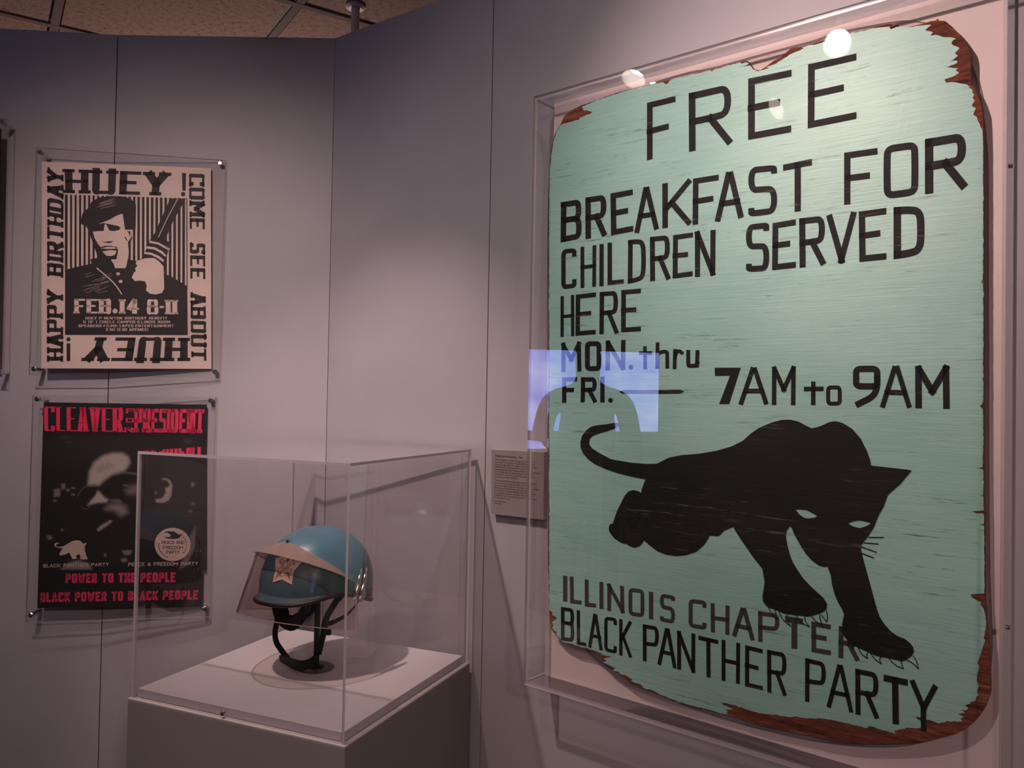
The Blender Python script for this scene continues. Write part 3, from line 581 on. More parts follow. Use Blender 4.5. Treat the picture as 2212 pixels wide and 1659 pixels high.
# ------------------------------------------------------------------ posters and their frames
def quadpts(pl, *pts): return [pl.at(*p) for p in pts]
def sheet(name, pl, pts, th, mats, parent, mi=None):
    P = quadpts(pl, *pts); Q = [v-pl.n*th for v in P]; V, F = hexa(P, Q); o = mesh(name, V, F, mats, parent, mi); return fix(o)
P_post = Plane((ASEAM.x, ASEAM.y, 0), 83.2, .054)
def frame(corners, screws, label):
    root = empty('poster_frame', P_post.at(*corners[3]), label=label, category='frame')
    o = mesh('acrylic_sheet', *hexa(*(lambda P: (P, [v-P_post.n*.0070 for v in P]))(quadpts(P_post, *corners))), [M_acr, M_edge], root, [0, 0, 1, 1, 1, 1]); fix(o)
    for s in screws:
        a = P_post.at(*s); V, F = tube([a-P_post.n*.049, a-P_post.n*.0075], .0055, 14)
        sc = mesh('standoff', V, F, M_chrome, root)
        V, F = tube([a-P_post.n*.0002, a+P_post.n*.003, a+P_post.n*.0045], [.0065, .0065, .004], 14); mesh('screw_head', V, F, M_chrome, root, smooth=False)
frame([(78, 318), (487, 346), (473, 817), (62, 810)], [(87, 329), (476, 353), (465, 803), (74, 797)], 'clear acrylic sheet on standoff screws over the cream poster')
frame([(70, 854), (466, 857), (453, 1333), (55, 1345)], [(81, 862), (456, 865), (443, 1314), (67, 1328)], 'clear acrylic sheet on standoff screws over the black poster')
frame([(-330, 236), (17, 257), (4, 812), (-350, 800)], [(5, 264), (-6, 803), (-320, 246), (-338, 790)], 'clear acrylic sheet at the left edge of the photo')
P_pap = P_post.off(-.0085)
tp = P_pap.off(.0008)
# cut-off third sheet carries a dark print out of view
o = sheet('dark_print', P_pap, [(-310, 262), (3, 278), (-9, 786), (-328, 776)], .001, M_pdark, None); tag(o, label='dark poster cut off by the left edge of the photo', category='poster')
# --- cream poster
post1 = empty('cream_poster', P_pap.at(90, 796), label='cream poster with black stencil lettering around a portrait in a beret', category='poster')
sheet('paper', P_pap, [(90.3, 349.2), (455.7, 363.3), (456.6, 796.8), (89.5, 795.7)], .0008, M_cream, post1)
q1 = zc(0, 280, 2.86); qp = zc(130, 400, 4.879)
bl = Print(P_pap)
SL = dict(w=.30, wh=.11, slabw=.09)
text(bl, 'HUEY', *q1((400, 243), (1045, 266), (1030, 408), (403, 392)), w=.32, wh=.14, slabw=.10, gap=.16)
bl.mark(); bl.poly(q1((1124, 268), (1150, 269), (1147, 378), (1127, 377))); bl.poly([(395.6+5*math.cos(k*.5236), 419.5+5*math.sin(k*.5236)) for k in range(12)])
text(bl, 'HUEY', *q1((1160, 1430), (515, 1430), (555, 1283), (1160, 1286)), w=.32, wh=.14, slabw=.10, gap=.16)
bl.mark(); bl.poly(q1((412, 1320), (434, 1320), (434, 1430), (412, 1430))); bl.poly([(148+4.6*math.cos(k*.5236), 733+4.6*math.sin(k*.5236)) for k in range(12)])
kw = dict(w=.25, wh=.15, slabw=.07, gap=.15, space=.9)
text(bl, 'HAPPY BIRTHDAY', *q1((290, 1428), (293, 238), (393, 262), (390, 1428)), **kw)
text(bl, 'COME SEE ABOUT', *q1((1262, 275), (1275, 1428), (1182, 1425), (1168, 272)), **kw)
# stripes
for k in range(27):
    x = 58+k*(1335-58)/27.0; top = 100+(x-58)*.031; bot = 1190
    s = 6+k*.3
    bl.mark(); bl.poly(qp((x, top), (x+s+15, top), (x+s+15-2, bot), (x-2, bot)))
bl.mark(); bl.poly(qp((50, 98), (60, 98), (56, 900), (50, 900))); bl.poly(qp((1330, 135), (1340, 136), (1343, 1100), (1333, 1100)))
bl.split('black_print', M_pblack, post1, .0002)
dk = Print(P_pap)
dk.poly(qp((52, 892), (160, 865), (330, 828), (320, 780), (400, 765), (300, 480), (280, 440), (225, 410), (205, 370), (222, 350), (240, 290), (300, 240), (330, 175), (410, 130), (520, 115), (650, 118), (740, 140), (800, 205), (795, 460), (740, 470), (760, 560), (725, 640), (715, 780), (800, 800), (870, 770), (900, 690), (940, 590), (1000, 500), (1160, 140), (1325, 142), (1190, 380), (1110, 570), (1175, 625), (1140, 690), (1120, 760), (1100, 830), (1095, 940), (1160, 955), (1340, 1065), (1345, 1580), (52, 1578)))
dk.build('portrait_shape', M_pblack, post1, .0006)
lt = Print(P_pap)
lt.poly(qp((405, 410), (520, 365), (600, 320), (660, 300), (685, 470), (755, 470), (755, 530), (745, 560), (715, 600), (725, 715), (700, 850), (690, 875), (580, 875), (565, 830), (535, 785), (595, 780), (612, 690), (600, 655), (540, 640), (470, 640), (430, 655), (400, 620), (365, 560), (345, 490), (460, 482), (470, 415), (485, 410), (520, 480), (570, 485), (620, 475), (640, 450), (610, 430), (520, 412), (460, 400)))
lt.poly(qp((425, 668), (500, 650), (560, 650), (600, 668), (560, 672), (500, 672))); lt.poly(qp((445, 700), (520, 685), (595, 690), (580, 735), (540, 748), (490, 745)))
lt.poly(qp((805, 800), (900, 770), (990, 768), (1040, 800), (1090, 855), (1098, 1090), (1075, 1135), (1010, 1152), (950, 1145), (905, 1110), (915, 1060), (895, 1015), (840, 1005), (790, 1012), (755, 975), (780, 920), (800, 905), (790, 880), (815, 850), (798, 830)))
for a in (((945, 585), (1040, 605), (1100, 640), (1155, 690), (1145, 662), (1160, 665), (1150, 690), (1095, 660), (1030, 625), (940, 608)), ((915, 645), (1000, 655), (1080, 700), (1120, 745), (1110, 755), (1060, 715), (990, 678), (910, 668)), ((892, 705), (960, 712), (1040, 745), (1095, 790), (1088, 812), (1030, 770), (960, 735), (888, 725))): lt.poly(qp(*a))
lt.stroke(qp((1240, 145), (1140, 330), (1035, 550)), 1.6); lt.stroke(chaikin(qp((385, 872), (480, 950), (580, 1040), (650, 1150)), 2), 2.6)
for x, y in ((612, 935), (638, 1015)): lt.poly([(130+(x+20*math.cos(k*.5236))/4.879, 400+(y+17*math.sin(k*.5236))/4.879) for k in range(12)])
rnd = random.Random(4)
for k in range(26):
    x = 230+rnd.random()*230; y = 940+k*8; L = 40+rnd.random()*80; lt.stroke(qp((x, y), (x+L, y-18-rnd.random()*8)), .45)
for k in range(10):
    x = 380+rnd.random()*60; y = 250-k*7; lt.stroke(qp((x, y), (x+150, y-35-k*2)), .35)
text(lt, 'FEB.14', *qp((150, 1198), (832, 1205), (830, 1355), (150, 1352)), w=.34, wh=.13, slabw=.07, gap=.12)
text(lt, '8-11', *qp((915, 1205), (1238, 1210), (1240, 1362), (915, 1360)), w=.34, wh=.13, slabw=.07, gap=.08)
for s, x0, x1, y in (('HUEY P NEWTON BIRTHDAY BENEFIT', 268, 1130, 1388), ('U OF I CIRCLE CAMPUS-ILLINOIS ROOM', 245, 1158, 1428), ('SPEAKERS-FILMS-TAPES-ENTERTAINMENT', 195, 1198, 1469), ('2.50 (2.00 ADVANCE)', 483, 932, 1508)):
    text(lt, s, *qp((x0, y), (x1, y), (x1, y+27), (x0, y+27)), w=.26, wh=.14, slabw=.08, gap=.2, space=.6)
tag(lt.build('cream_areas', M_cream, post1, .0010), kind='stuff')
d2 = Print(P_pap)
for a in (((440, 592), (480, 600), (515, 592), (565, 592), (540, 606), (515, 612), (470, 606)), ((705, 485), (745, 490), (735, 540), (722, 500)), ((680, 545), (700, 590), (712, 588), (690, 540)), ((675, 300), (800, 300), (790, 465), (685, 468))): d2.poly(qp(*a))
d2.stroke(qp((430, 660), (520, 642), (600, 655)), .8); tag(d2.build('portrait_lines', M_pblack, post1, .0014), kind='stuff')
# --- black poster
post2 = empty('black_poster', P_pap.at(80, 1313), label='black poster with pink lettering above and below a photo of a man in sunglasses', category='poster')
sheet('paper', P_pap, [(94.4, 869), (447, 874.2), (436.8, 1309), (80.4, 1313.6)], .0008, M_pdark, post2)
t2 = zc(80, 860, 5.821); y2 = zc(0, 820, 2.86); x2 = zc(80, 940, 5.53)
pk = Print(P_pap)
text(pk, 'CLEAVER', *t2((90, 108), (1085, 125), (1085, 425), (92, 410)), w=.23, wh=.045, slabw=.045, gap=.13)
text(pk, 'PRESIDENT', *t2((1225, 130), (2105, 140), (2090, 440), (1225, 428)), w=.20, wh=.16, slabw=.045, gap=.10)
for ch, x0, x1, y, h in (('F', 1120, 1215, 128, 62), ('O', 1118, 1215, 250, 55), ('R', 1100, 1210, 368, 60)):
    q = t2((x0, y), (x1, y+3), (x1, y+h+3), (x0, y+h)); glyph(pk, ch, q, 3.6, 1.7, 1.2)
pk.split('headline_letter', M_pink, post2, .0004)
pk = Print(P_pap)
bw = dict(w=.23, gap=.16, space=.55)
text(pk, 'POWER TO THE PEOPLE', *y2((405, 1198), (1085, 1190), (1083, 1252), (405, 1257)), **bw)
text(pk, 'BLACK POWER TO BLACK PEOPLE', *y2((248, 1315), (1225, 1300), (1222, 1358), (248, 1375)), **bw)
pk.split('slogan_letter', M_pinkd, post2, .0004)
# halftone photograph: tone painted per vertex on a fine grid of the sheet
GX, GY = 170, 150
gx = np.linspace(66, 2020, GX); gy = np.linspace(8, 1612, GY); XX, YY = np.meshgrid(gx, gy); tone = np.full(XX.shape, .012)
rs = np.random.RandomState(3)
def inside(poly):
    x0, y0 = poly[:, 0], poly[:, 1]; x1_, y1_ = np.roll(x0, -1), np.roll(y0, -1)
    ins = np.zeros(XX.shape, bool); dist = np.full(XX.shape, 1e9)
    for a, b, c, d in zip(x0, y0, x1_, y1_):
        cond = ((b > YY) != (d > YY)) & (XX < (c-a)*(YY-b)/((d-b) if d != b else 1e-9)+a); ins ^= cond
        L = (c-a)**2+(d-b)**2+1e-9; t = np.clip(((XX-a)*(c-a)+(YY-b)*(d-b))/L, 0, 1); dist = np.minimum(dist, np.hypot(XX-a-t*(c-a), YY-b-t*(d-b)))
    return np.where(ins, dist, -dist)
def soft(poly, v, blur=14):
    global tone
    k = np.clip(inside(np.array(poly, float))/blur*.5+.5, 0, 1); k = k*k*(3-2*k); tone = tone*(1-k)+v*k
tone += .012*np.exp(-((XX-900)**2/700000+(YY-150)**2/60000))
soft([(1230, 200), (1900, 150), (1990, 700), (1900, 1300), (1600, 1100), (1300, 1300), (1200, 900)], .024, 200)
soft([(612, 590), (625, 440), (680, 330), (780, 250), (900, 215), (1020, 215), (1090, 260), (1110, 330), (1050, 420), (1010, 440), (900, 470), (800, 540), (740, 600), (680, 590), (640, 600)], .36, 34)
soft([(700, 400), (850, 350), (900, 370), (760, 430)], .24, 60); soft([(1000, 430), (1200, 460), (1200, 470), (1010, 445)], .15, 14)
soft([(1060, 660), (1120, 610), (1210, 590), (1215, 700), (1130, 710), (1080, 695)], .14, 60)
soft([(605, 840), (640, 790), (700, 720), (725, 665), (750, 680), (800, 740), (850, 770), (830, 800), (720, 810), (650, 825)], .36, 22)
soft([(820, 880), (870, 830), (960, 820), (1050, 850), (1080, 920), (1010, 960), (930, 900)], .20, 60); soft([(870, 770), (980, 770), (1010, 800), (900, 790)], .15, 24)
soft([(1480, 530), (1530, 512), (1590, 540), (1615, 600), (1605, 720), (1570, 780), (1500, 808), (1420, 800), (1420, 765), (1490, 755), (1540, 690), (1530, 630), (1570, 620), (1590, 590), (1560, 545), (1520, 530)], .30, 12)
soft([(715, 1130), (760, 1080), (880, 1015), (900, 1025), (860, 1065), (735, 1150)], .24, 16)
soft([(205, 650), (270, 640), (280, 690), (265, 730), (205, 735)], .17, 18); soft([(290, 580), (340, 580), (335, 640), (295, 650)], .15, 16)
for a in ((370, 658, 22, 14), (430, 632, 24, 10), (432, 710, 22, 12), (1860, 590, 22, 26), (1865, 820, 28, 14), (1830, 908, 24, 12), (150, 1220, 32, 26), (300, 1132, 18, 12), (815, 1430, 12, 24), (1040, 1490, 40, 24), (1420, 690, 16, 20), (1060, 600, 30, 8), (330, 20, 60, 16), (380, 80, 50, 16), (212, 785, 22, 10), (1800, 70, 50, 30)):
    soft([(a[0]+a[2]*math.cos(k*.7854), a[1]+a[3]*math.sin(k*.7854)) for k in range(8)], .16 if a[2] < 45 else .04, 16)
soft([(1015, 1378), (1140, 1375), (1110, 1430), (1040, 1430)], .15, 14)
soft([(280, 1605), (380, 1520), (500, 1495), (620, 1530), (660, 1605)], .17, 20); soft([(1800, 1260), (1895, 1090), (1885, 1350), (1780, 1560), (1700, 1600), (1760, 1450)], .13, 20)
for pts, wdt, v in (([(480, 740), (500, 680), (560, 620), (640, 598), (720, 612)], 5, .16), ([(525, 840), (560, 880), (610, 878), (640, 850)], 5, .12), ([(765, 660), (790, 700), (850, 750)], 4, .06)):
    P = chaikin(pts, 2); P = [Vector(p) for p in P]; A = []
    for i, p in enumerate(P):
        d = (P[min(i+1, len(P)-1)]-P[max(i-1, 0)]).normalized(); A.append((p.x-d.y*wdt, p.y+d.x*wdt))
    soft(A+[(p.x, p.y) for p in P][::-1], v, 6)
tone = np.clip(tone*(1+.06*rs.randn(*tone.shape)), .004, 1)
V = [P_pap.at(80+x/5.53, 940+y/5.53)+P_pap.n*.0004 for y in gy for x in gx]
F = [[j*GX+i, (j+1)*GX+i, (j+1)*GX+i+1, j*GX+i+1] for j in range(GY-1) for i in range(GX-1)]
M_photo = mat('halftone_photo', (.1, .1, .1), .5, .25); N_, L_, b_ = nodes(M_photo); at = N_.new('ShaderNodeAttribute'); at.attribute_name = 'tone'; L_.new(at.outputs[0], b_.inputs['Base Color'])
o = mesh('portrait_photo', V, F, M_photo, post2)
ca = o.data.color_attributes.new('tone', 'FLOAT_COLOR', 'POINT'); tt = tone.ravel(); arr = np.ones((len(V), 4), np.float32); arr[:, 0] = tt; arr[:, 1] = tt*.80; arr[:, 2] = tt*.72; ca.data.foreach_set('color', arr.ravel())
tag(o, label='dark halftone photo of a bearded man in sunglasses')
wp = Print(P_pap)
wp.poly(x2((205, 1300), (235, 1283), (275, 1288), (235, 1305), (225, 1320), (250, 1335), (320, 1325), (370, 1295), (430, 1262), (480, 1254), (520, 1262), (550, 1295), (598, 1286), (570, 1330), (575, 1380), (590, 1440), (610, 1478), (570, 1486), (515, 1480), (520, 1440), (500, 1420), (465, 1440), (480, 1475), (425, 1480), (405, 1440), (385, 1400), (350, 1420), (290, 1438), (265, 1425), (285, 1385), (310, 1350), (250, 1345), (215, 1330)))
text(wp, 'BLACK PANTHER PARTY', *x2((75, 1540), (860, 1522), (860, 1562), (75, 1582)), w=.2, gap=.2, space=.6)
text(wp, 'PEACE & FREEDOM PARTY', *x2((1090, 1522), (1925, 1512), (1920, 1552), (1090, 1566)), w=.2, gap=.2, space=.6)
ring = [(1620+215*math.cos(k*.1963), 1305+200*math.sin(k*.1963)) for k in range(32)]; wp.poly(x2(*ring))
tag(wp.build('aged_white_print', M_pwhite, post2, .0008), kind='stuff')
bp = Print(P_pap)
bp.poly(x2((1515, 1165), (1560, 1145), (1640, 1150), (1700, 1190), (1750, 1172), (1720, 1200), (1700, 1228), (1640, 1240), (1560, 1235), (1515, 1215), (1590, 1215), (1600, 1190), (1560, 1165)))
for s, x0, x1, y in (('PEACE AND', 1492, 1760, 1262), ('FREEDOM', 1508, 1745, 1322), ('PARTY', 1545, 1700, 1378)): text(bp, s, *x2((x0, y), (x1, y), (x1, y+38), (x0, y+38)), w=.16, gap=.15, space=.4)
for k in list(range(-4, 3))+list(range(9, 16)):
    a = k*.2+.2; r0 = 165
    if abs(math.sin(a)) < .93: bp.stroke(x2(*[(1620+r0*math.cos(a+t), 1310+r0*.95*math.sin(a+t)) for t in (-.07, 0, .07)]), 1.6)
tag(bp.build('emblem_lines', M_pdark, post2, .0012), kind='stuff')

# ------------------------------------------------------------------ placard
P_pl = W_b2.off(.016)
plac = empty('text_placard', P_pl.at(1061, 1110), label='taupe text placard on the wall beside the case', category='placard')
PC = [(1062, 971), (1175.5, 976.5), (1174, 1123), (1060.5, 1110)]
sheet('placard_board', P_pl, PC, .015, [M_plac, M_lip], plac, [0, 0, 1, 1, 1, 1])
def bfont(txt, size, bold=0):
    cu = bpy.data.curves.new('tmp', 'FONT'); cu.body = txt; cu.size = size; cu.offset = bold; cu.resolution_u = 2
    ob = bpy.data.objects.new('tmp', cu); C.objects.link(ob); dg = bpy.context.evaluated_depsgraph_get(); dg.update()
    me = bpy.data.meshes.new_from_object(ob.evaluated_get(dg)); V = [v.co.copy() for v in me.vertices]; F = [list(p.vertices) for p in me.polygons]
    bpy.data.objects.remove(ob); bpy.data.curves.remove(cu); bpy.data.meshes.remove(me); return V, F
u0, zt = P_pl.uz(P_pl.at(1069, 986)); u1, _ = P_pl.uz(P_pl.at(1166, 1000)); wid = u1-u0
lines = [('Chicago police riot helmet, c. 1968', .62, 1), ('', 0, 0), ('When delegates arrived in Chicago for the National', .88, 0), ('Democratic Convention in August 1968, the city was', .9, 0), ('already on edge. Riots had shaken the West and South', .94, 0), ('Sides of the city following Martin Luther King Jr.\'s', .86, 0), ('assassination that April. A large armed police force stood', 1, 0), ('ready to fight back the many groups demonstrating', .88, 0), ('outside the convention, which included anti-war', .9, 0), ('protesters and Black Panthers.', .52, 0), ('', 0, 0),
 ('Tensions erupted when police wearing helmets cleared', .92, 0), ('the city and used tear gas and billy clubs to disperse', .87, 0), ('antiwar protesters from the city streets, leading to violent', 1, 0), ('altercations and days of riots. Among those present', .87, 0), ('was Panthers co-founder Bobby Seale, who faced trial', .93, 0), ('for conspiracy to incite a riot along with seven other', .87, 0), ('defendants. Seale was sentenced to four years in prison', .96, 0), ('for contempt of court.', .38, 0), ('', 0, 0), ('Collection of the museum', .28, 0), ('1968.1.452', .17, 0)]
V, F = [], []; z = zt
for s, fr_, bd in lines:
    if not s: z -= .0028; continue
    v, f = bfont(s, .0062, .00012 if bd else 0); mw = max(p.x for p in v); k = len(V); sx = wid*fr_/mw
    V += [P_pl.pt(u0+p.x*sx, z+p.y, .0003) for p in v]; F += [[i+k for i in x] for x in f]; z -= .0056
tag(mesh('placard_text', V, F, M_plact, plac), kind='stuff')

# ------------------------------------------------------------------ pedestal and vitrine
PH = -.62
N0 = onz(PH, 745, 1613); R0 = onz(PH, 1015, 1431); dR = (R0-N0).normalized(); dL = Vector((-dR.y, dR.x, 0))
if dL.x > 0: dL = -dL
LR, LL = (R0-N0).length, .525
zt = PH+EYE
def bx(p, a, b, z0, z1):                    # box from corner p along dR*a and dL*b
    p = Vector((p.x, p.y, 0)); q = [p, p+dR*a, p+dR*a+dL*b, p+dL*b]
    return hexa([v+Vector((0, 0, z0)) for v in q], [v+Vector((0, 0, z1)) for v in q])
ped = empty('pedestal', (N0+dR*LR/2+dL*LL/2)*1.0, label='grey square pedestal in the wall corner carrying the blue helmet', category='pedestal')
V, F = bx(N0, LR, LL, 0, zt-.0035); fix(mesh('pedestal_body', V, F, M_pbody, ped), .0015, 2)
V, F = bx(N0, LR, LL, zt-.003, zt); tag(fix(mesh('top_plate', V, F, M_lip, ped)), label='pale edge plate')
ins = .013; DK = .018
V, F = bx(N0+dR*ins+dL*ins, LR-2*ins, LL-2*ins, zt+.0003, zt+DK); tag(fix(mesh('display_deck', V, F, M_deck, ped), .001, 1), label='off-white raised deck')
DZ = zt+DK
vit = empty('vitrine', N0, label='clear square acrylic vitrine standing on the grey pedestal over the helmet', category='display case')
VT = .0055; vi = .0045
z_top = EYE-.1207
v0 = N0+dR*vi+dL*vi; a_, b2_ = LR-2*vi, LL-2*vi; zb = zt+.0004
def vpane(name, p, a, b, z0, z1, thin):
    V, F = bx(p, a, b, z0, z1); big = {'z': (0, 1), 'L': (2, 4), 'R': (3, 5)}[thin]; return acr_box(name, V, F, vit, big)
vpane('side_panel', v0, a_, VT, zb, z_top-VT-e, 'L'); vpane('side_panel', v0+dL*(b2_-VT), a_, VT, zb, z_top-VT-e, 'L')
vpane('side_panel', v0+dL*(VT+e), VT, b2_-2*VT-2*e, zb, z_top-VT-e, 'R'); vpane('side_panel', v0+dR*(a_-VT)+dL*(VT+e), VT, b2_-2*VT-2*e, zb, z_top-VT-e, 'R')
vpane('top_panel', v0, a_, b2_, z_top-VT, z_top, 'z')
s_at = v0+dL*(b2_*.535); s_at.z = zt+.009; V, F = tube([s_at+dR*.001, s_at-dR*.003, s_at-dR*.0045], [.0045, .0045, .003], 12); mesh('screw', V, F, M_chrome, vit)

# ------------------------------------------------------------------ helmet
SB = onz(DZ-EYE, 683, 1443)
HC = Vector((SB.x-.002, SB.y, 0))           # helmet centre on plan
tow = Vector((-HC.x, -HC.y, 0)).normalized(); lft = Vector((tow.y, -tow.x, 0))
if lft.x > 0: lft = -lft
HA = math.radians(48)
fx = (tow*math.cos(HA)+lft*math.sin(HA)).normalized(); fy = Vector((-fx.y, fx.x, 0))     # forward, wearer's left
HZ = EYE-.412                                # height of the widest ring
TILT = math.radians(-2)
def H(x, y, z):                              # helmet coordinates -> world
    x, z = x*math.cos(TILT)+z*math.sin(TILT), -x*math.sin(TILT)+z*math.cos(TILT)
    p = HC+fx*x+fy*y; return Vector((p.x, p.y, HZ+z))
def rimz(ph):
    c = math.cos(ph); d = abs(math.degrees(ph))
    return -.045 + .033*math.exp(-((d-80)/38)**2) + .018*max(0, c)
def shellp(ph, t, grow=0.0):
    a, b, c = (.128 if math.cos(ph) > 0 else .130)+grow, .114+grow, .122+grow
    if t <= 1:
        e_ = t*math.pi/2; r = math.sin(e_)**.92; return H(a*r*math.cos(ph), b*r*math.sin(ph), c*math.cos(e_)**1.0)
    s = t-1; zz = rimz(ph)*s; fl = max(0, math.cos(ph))**1.3
    k = max(0, (s-.45)/.55); out = .011*fl*k
    r = 1-.015*s*(1-fl)
    return H((a*r+out)*math.cos(ph), (b*r+out*.5)*math.sin(ph), zz)
root = empty('police_riot_helmet', Vector((HC.x, HC.y, DZ+.15)), label='sky blue riot helmet with a raised clear visor and star badge on a black stand', category='helmet')
nu, ts = 72, [i/14 for i in range(15)]+[1.15, 1.3, 1.44, 1.46, 1.6, 1.75, 1.9, 2.0]
V = [shellp(0, 0)]; F = []
for t in ts[1:]:
    for k in range(nu): V.append(shellp(2*math.pi*k/nu, t))
for k in range(nu): F.append([0, 1+k, 1+(k+1) % nu])
for i in range(len(ts)-2):
    for k in range(nu): F.append([1+i*nu+k, 1+(i+1)*nu+k, 1+(i+1)*nu+(k+1) % nu, 1+i*nu+(k+1) % nu])
o = mesh('shell', V, F, [M_blue, M_rubber], root, smooth=True); fix(o)
m_ = o.modifiers.new('s', 'SOLIDIFY'); m_.thickness = .004; m_.offset = -1; m_.material_offset = 1; tag(o, label='sky blue painted shell with short brim')
V, F = tube([shellp(2*math.pi*k/72, 2.0) for k in range(72)], .0042, 8, True); mesh('rim_trim', V, F, M_rubber, root, smooth=True)
# badge: a five-pointed star wrapped on the front
bphi, bz = math.radians(15), .050
def onshell(dx, dz, grow):                   # dx metres to wearer's left, dz up, from the badge centre
    z = bz+dz; ph = bphi+dx/.118
    if z > 0: t = math.acos(min(1, z/.122))/(math.pi/2); return shellp(ph, t, grow)
    return shellp(ph, 1+min(1, z/rimz(ph)), grow)
def star(R, r, n=5):
    P = []
    for k in range(2*n):
        a = math.pi/2+k*math.pi/n; q = R if k % 2 == 0 else r; P.append((q*math.cos(a), q*math.sin(a)))
    return P
def wrap(polys, grow, m, name, parent):
    V, F = [], []
    for P in polys:
        tr = tessellate_polygon([[Vector((x, y, 0)) for x, y in P]]); k = len(V); V += [onshell(x, y, grow) for x, y in P]; F += [[k+i for i in t] for t in tr]
    return mesh(name, V, F, m, parent)
def dense(P, n=5):
    return [(P[i][0]*(1-j/n)+P[(i+1) % len(P)][0]*j/n, P[i][1]*(1-j/n)+P[(i+1) % len(P)][1]*j/n) for i in range(len(P)) for j in range(n)]
pts = dense(star(.041, .0245)); fan = [[(0, 0), pts[i], pts[(i+1) % len(pts)]] for i in range(len(pts))]
badge = wrap(fan, .0012, M_badge, 'star_badge', root); tag(badge, label='cream star badge decal with brown print')
class LW:
    def at(self, x, y): return (x, y)
ik = Print(LW())
ik.stroke([(.0105*math.cos(k*.314), .003+.0105*math.sin(k*.314)) for k in range(20)], .0011, True); ik.stroke([(.006*math.cos(k*.42), .003+.006*math.sin(k*.42)) for k in range(15)], .0012, True)
for k, ch in enumerate('POLICE'):
    x = -.0165+k*.0058; y = -.0125+.0009*abs(k-2.5)
    g = Print(LW())
    for kind, p in GL[ch]:
        P = chaikin(list(p), 2, kind == 'o') if kind in 'co' else list(p); g.stroke([(x+u*.0040, y-v*.0058) for u, v in P], .0009, kind == 'o')
    b = len(ik.V); ik.V += g.V; ik.F += [[i+b for i in f] for f in g.F]
for sx in (-1, 1):
    ik.stroke(chaikin([(sx*.012, .012), (sx*.018, .014), (sx*.019, .008), (sx*.014, .008)], 2), .0010); ik.stroke(chaikin([(sx*.013, -.004), (sx*.019, -.003), (sx*.018, -.009), (sx*.014, -.008)], 2), .0010)
V = [onshell(-x if False else x, y, .0019) for x, y in ik.V]; mesh('badge_print', V, ik.F, M_badge_ink, badge)
# visor: an outer curved screen with a sloping top flange that meets the shell
VA = math.radians(86)
def vis(ph, k):                               # k 0 top edge .. 1 bottom edge
    ax = .143+.044*k; ay = .126+.010*k; lift = .070*(math.cos(ph)**.8 if math.cos(ph) > 0 else 0)
    z = (.010+lift)*(1-k)+(-.042-.040*(1-math.cos(ph)))*k
    return H(ax*math.cos(ph)**1.0-.004, ay*math.sin(ph), z-.002)
nv, nk = 48, 10; V = []; F = []
phs = [-VA+2*VA*i/nv for i in range(nv+1)]
for k in range(nk+1):
    for p in phs: V.append(vis(p, k/nk))
for k in range(nk):
    for i in range(nv): a = k*(nv+1)+i; F.append([a, a+1, a+nv+2, a+nv+1])
visor = mesh('visor', V, F, M_visor, root, smooth=True)
bm = bmesh.new(); bm.from_mesh(visor.data); bm.faces.ensure_lookup_table()
cc = H(0, 0, -.03)
if bm.faces[len(F)//2].normal.dot(bm.faces[len(F)//2].calc_center_median()-cc) < 0:
    for f in bm.faces: f.normal_flip()
bm.to_mesh(visor.data); bm.free(); tag(visor, label='smoke-tinted clear visor')
V, F = [], []
for j in range(5):
    for p in phs:
        a = vis(p, 0); zt_ = .083*max(0, math.cos(p))**.7+.010; t = math.acos(min(1, zt_/.122))/(math.pi/2); b = shellp(p, t, .002); V.append(a.lerp(b, j/4))
for k in range(4):
    for i in range(nv): a = k*(nv+1)+i; F.append([a, a+nv+1, a+nv+2, a+1])
M_flange = m_edge('tinted_flange', (.27, .18, .14), .78); o = mesh('visor_flange', V, F, M_flange, visor, smooth=True)
V, F = join([tube([vis(p, 1) for p in phs], .0011, 6), tube([vis(p, 0) for p in phs], .0013, 6), tube([vis(phs[0], k/nk) for k in range(nk+1)], .0013, 6), tube([vis(phs[-1], k/nk) for k in range(nk+1)], .0022, 6)])
mesh('visor_edge', V, F, M_visor_edge, visor)
p = shellp(0, math.acos(.094/.122)/(math.pi/2), .003); V, F = tube([p-Vector((0, 0, .003)), p+Vector((0, 0, .004)), p+Vector((0, 0, .0055))], [.0045, .0045, .002], 12); mesh('snap_stud', V, F, M_chrome, root)
# side brackets: paired chrome spring strips and a grey pivot plate
for sgn in (1, -1):
    br = None
    for off in (-.010, .006):
        x = off+.004; pts = [H(x-.024, sgn*.119, .042), H(x-.014, sgn*.124, .020), H(x-.004, sgn*.1275, -.004), H(x, sgn*.126, -.020)]
        V, F = tube(pts, [.0026, .0045, .0045, .003], 8); o = mesh('spring_strip', V, F, M_chrome, root, smooth=True)
    c = H(-.014, sgn*.1165, -.012); nrm = fy*sgn
    V, F = tube([c, c+nrm*.004, c+nrm*.005], [.016, .016, .013], 24); o = mesh('pivot_plate', V, F, mat('pivot_grey', (.30, .29, .27), .4), root)
    V, F = tube([c+nrm*.004, c+nrm*.0075], .003, 10); mesh('rivet', V, F, M_blackm, o)
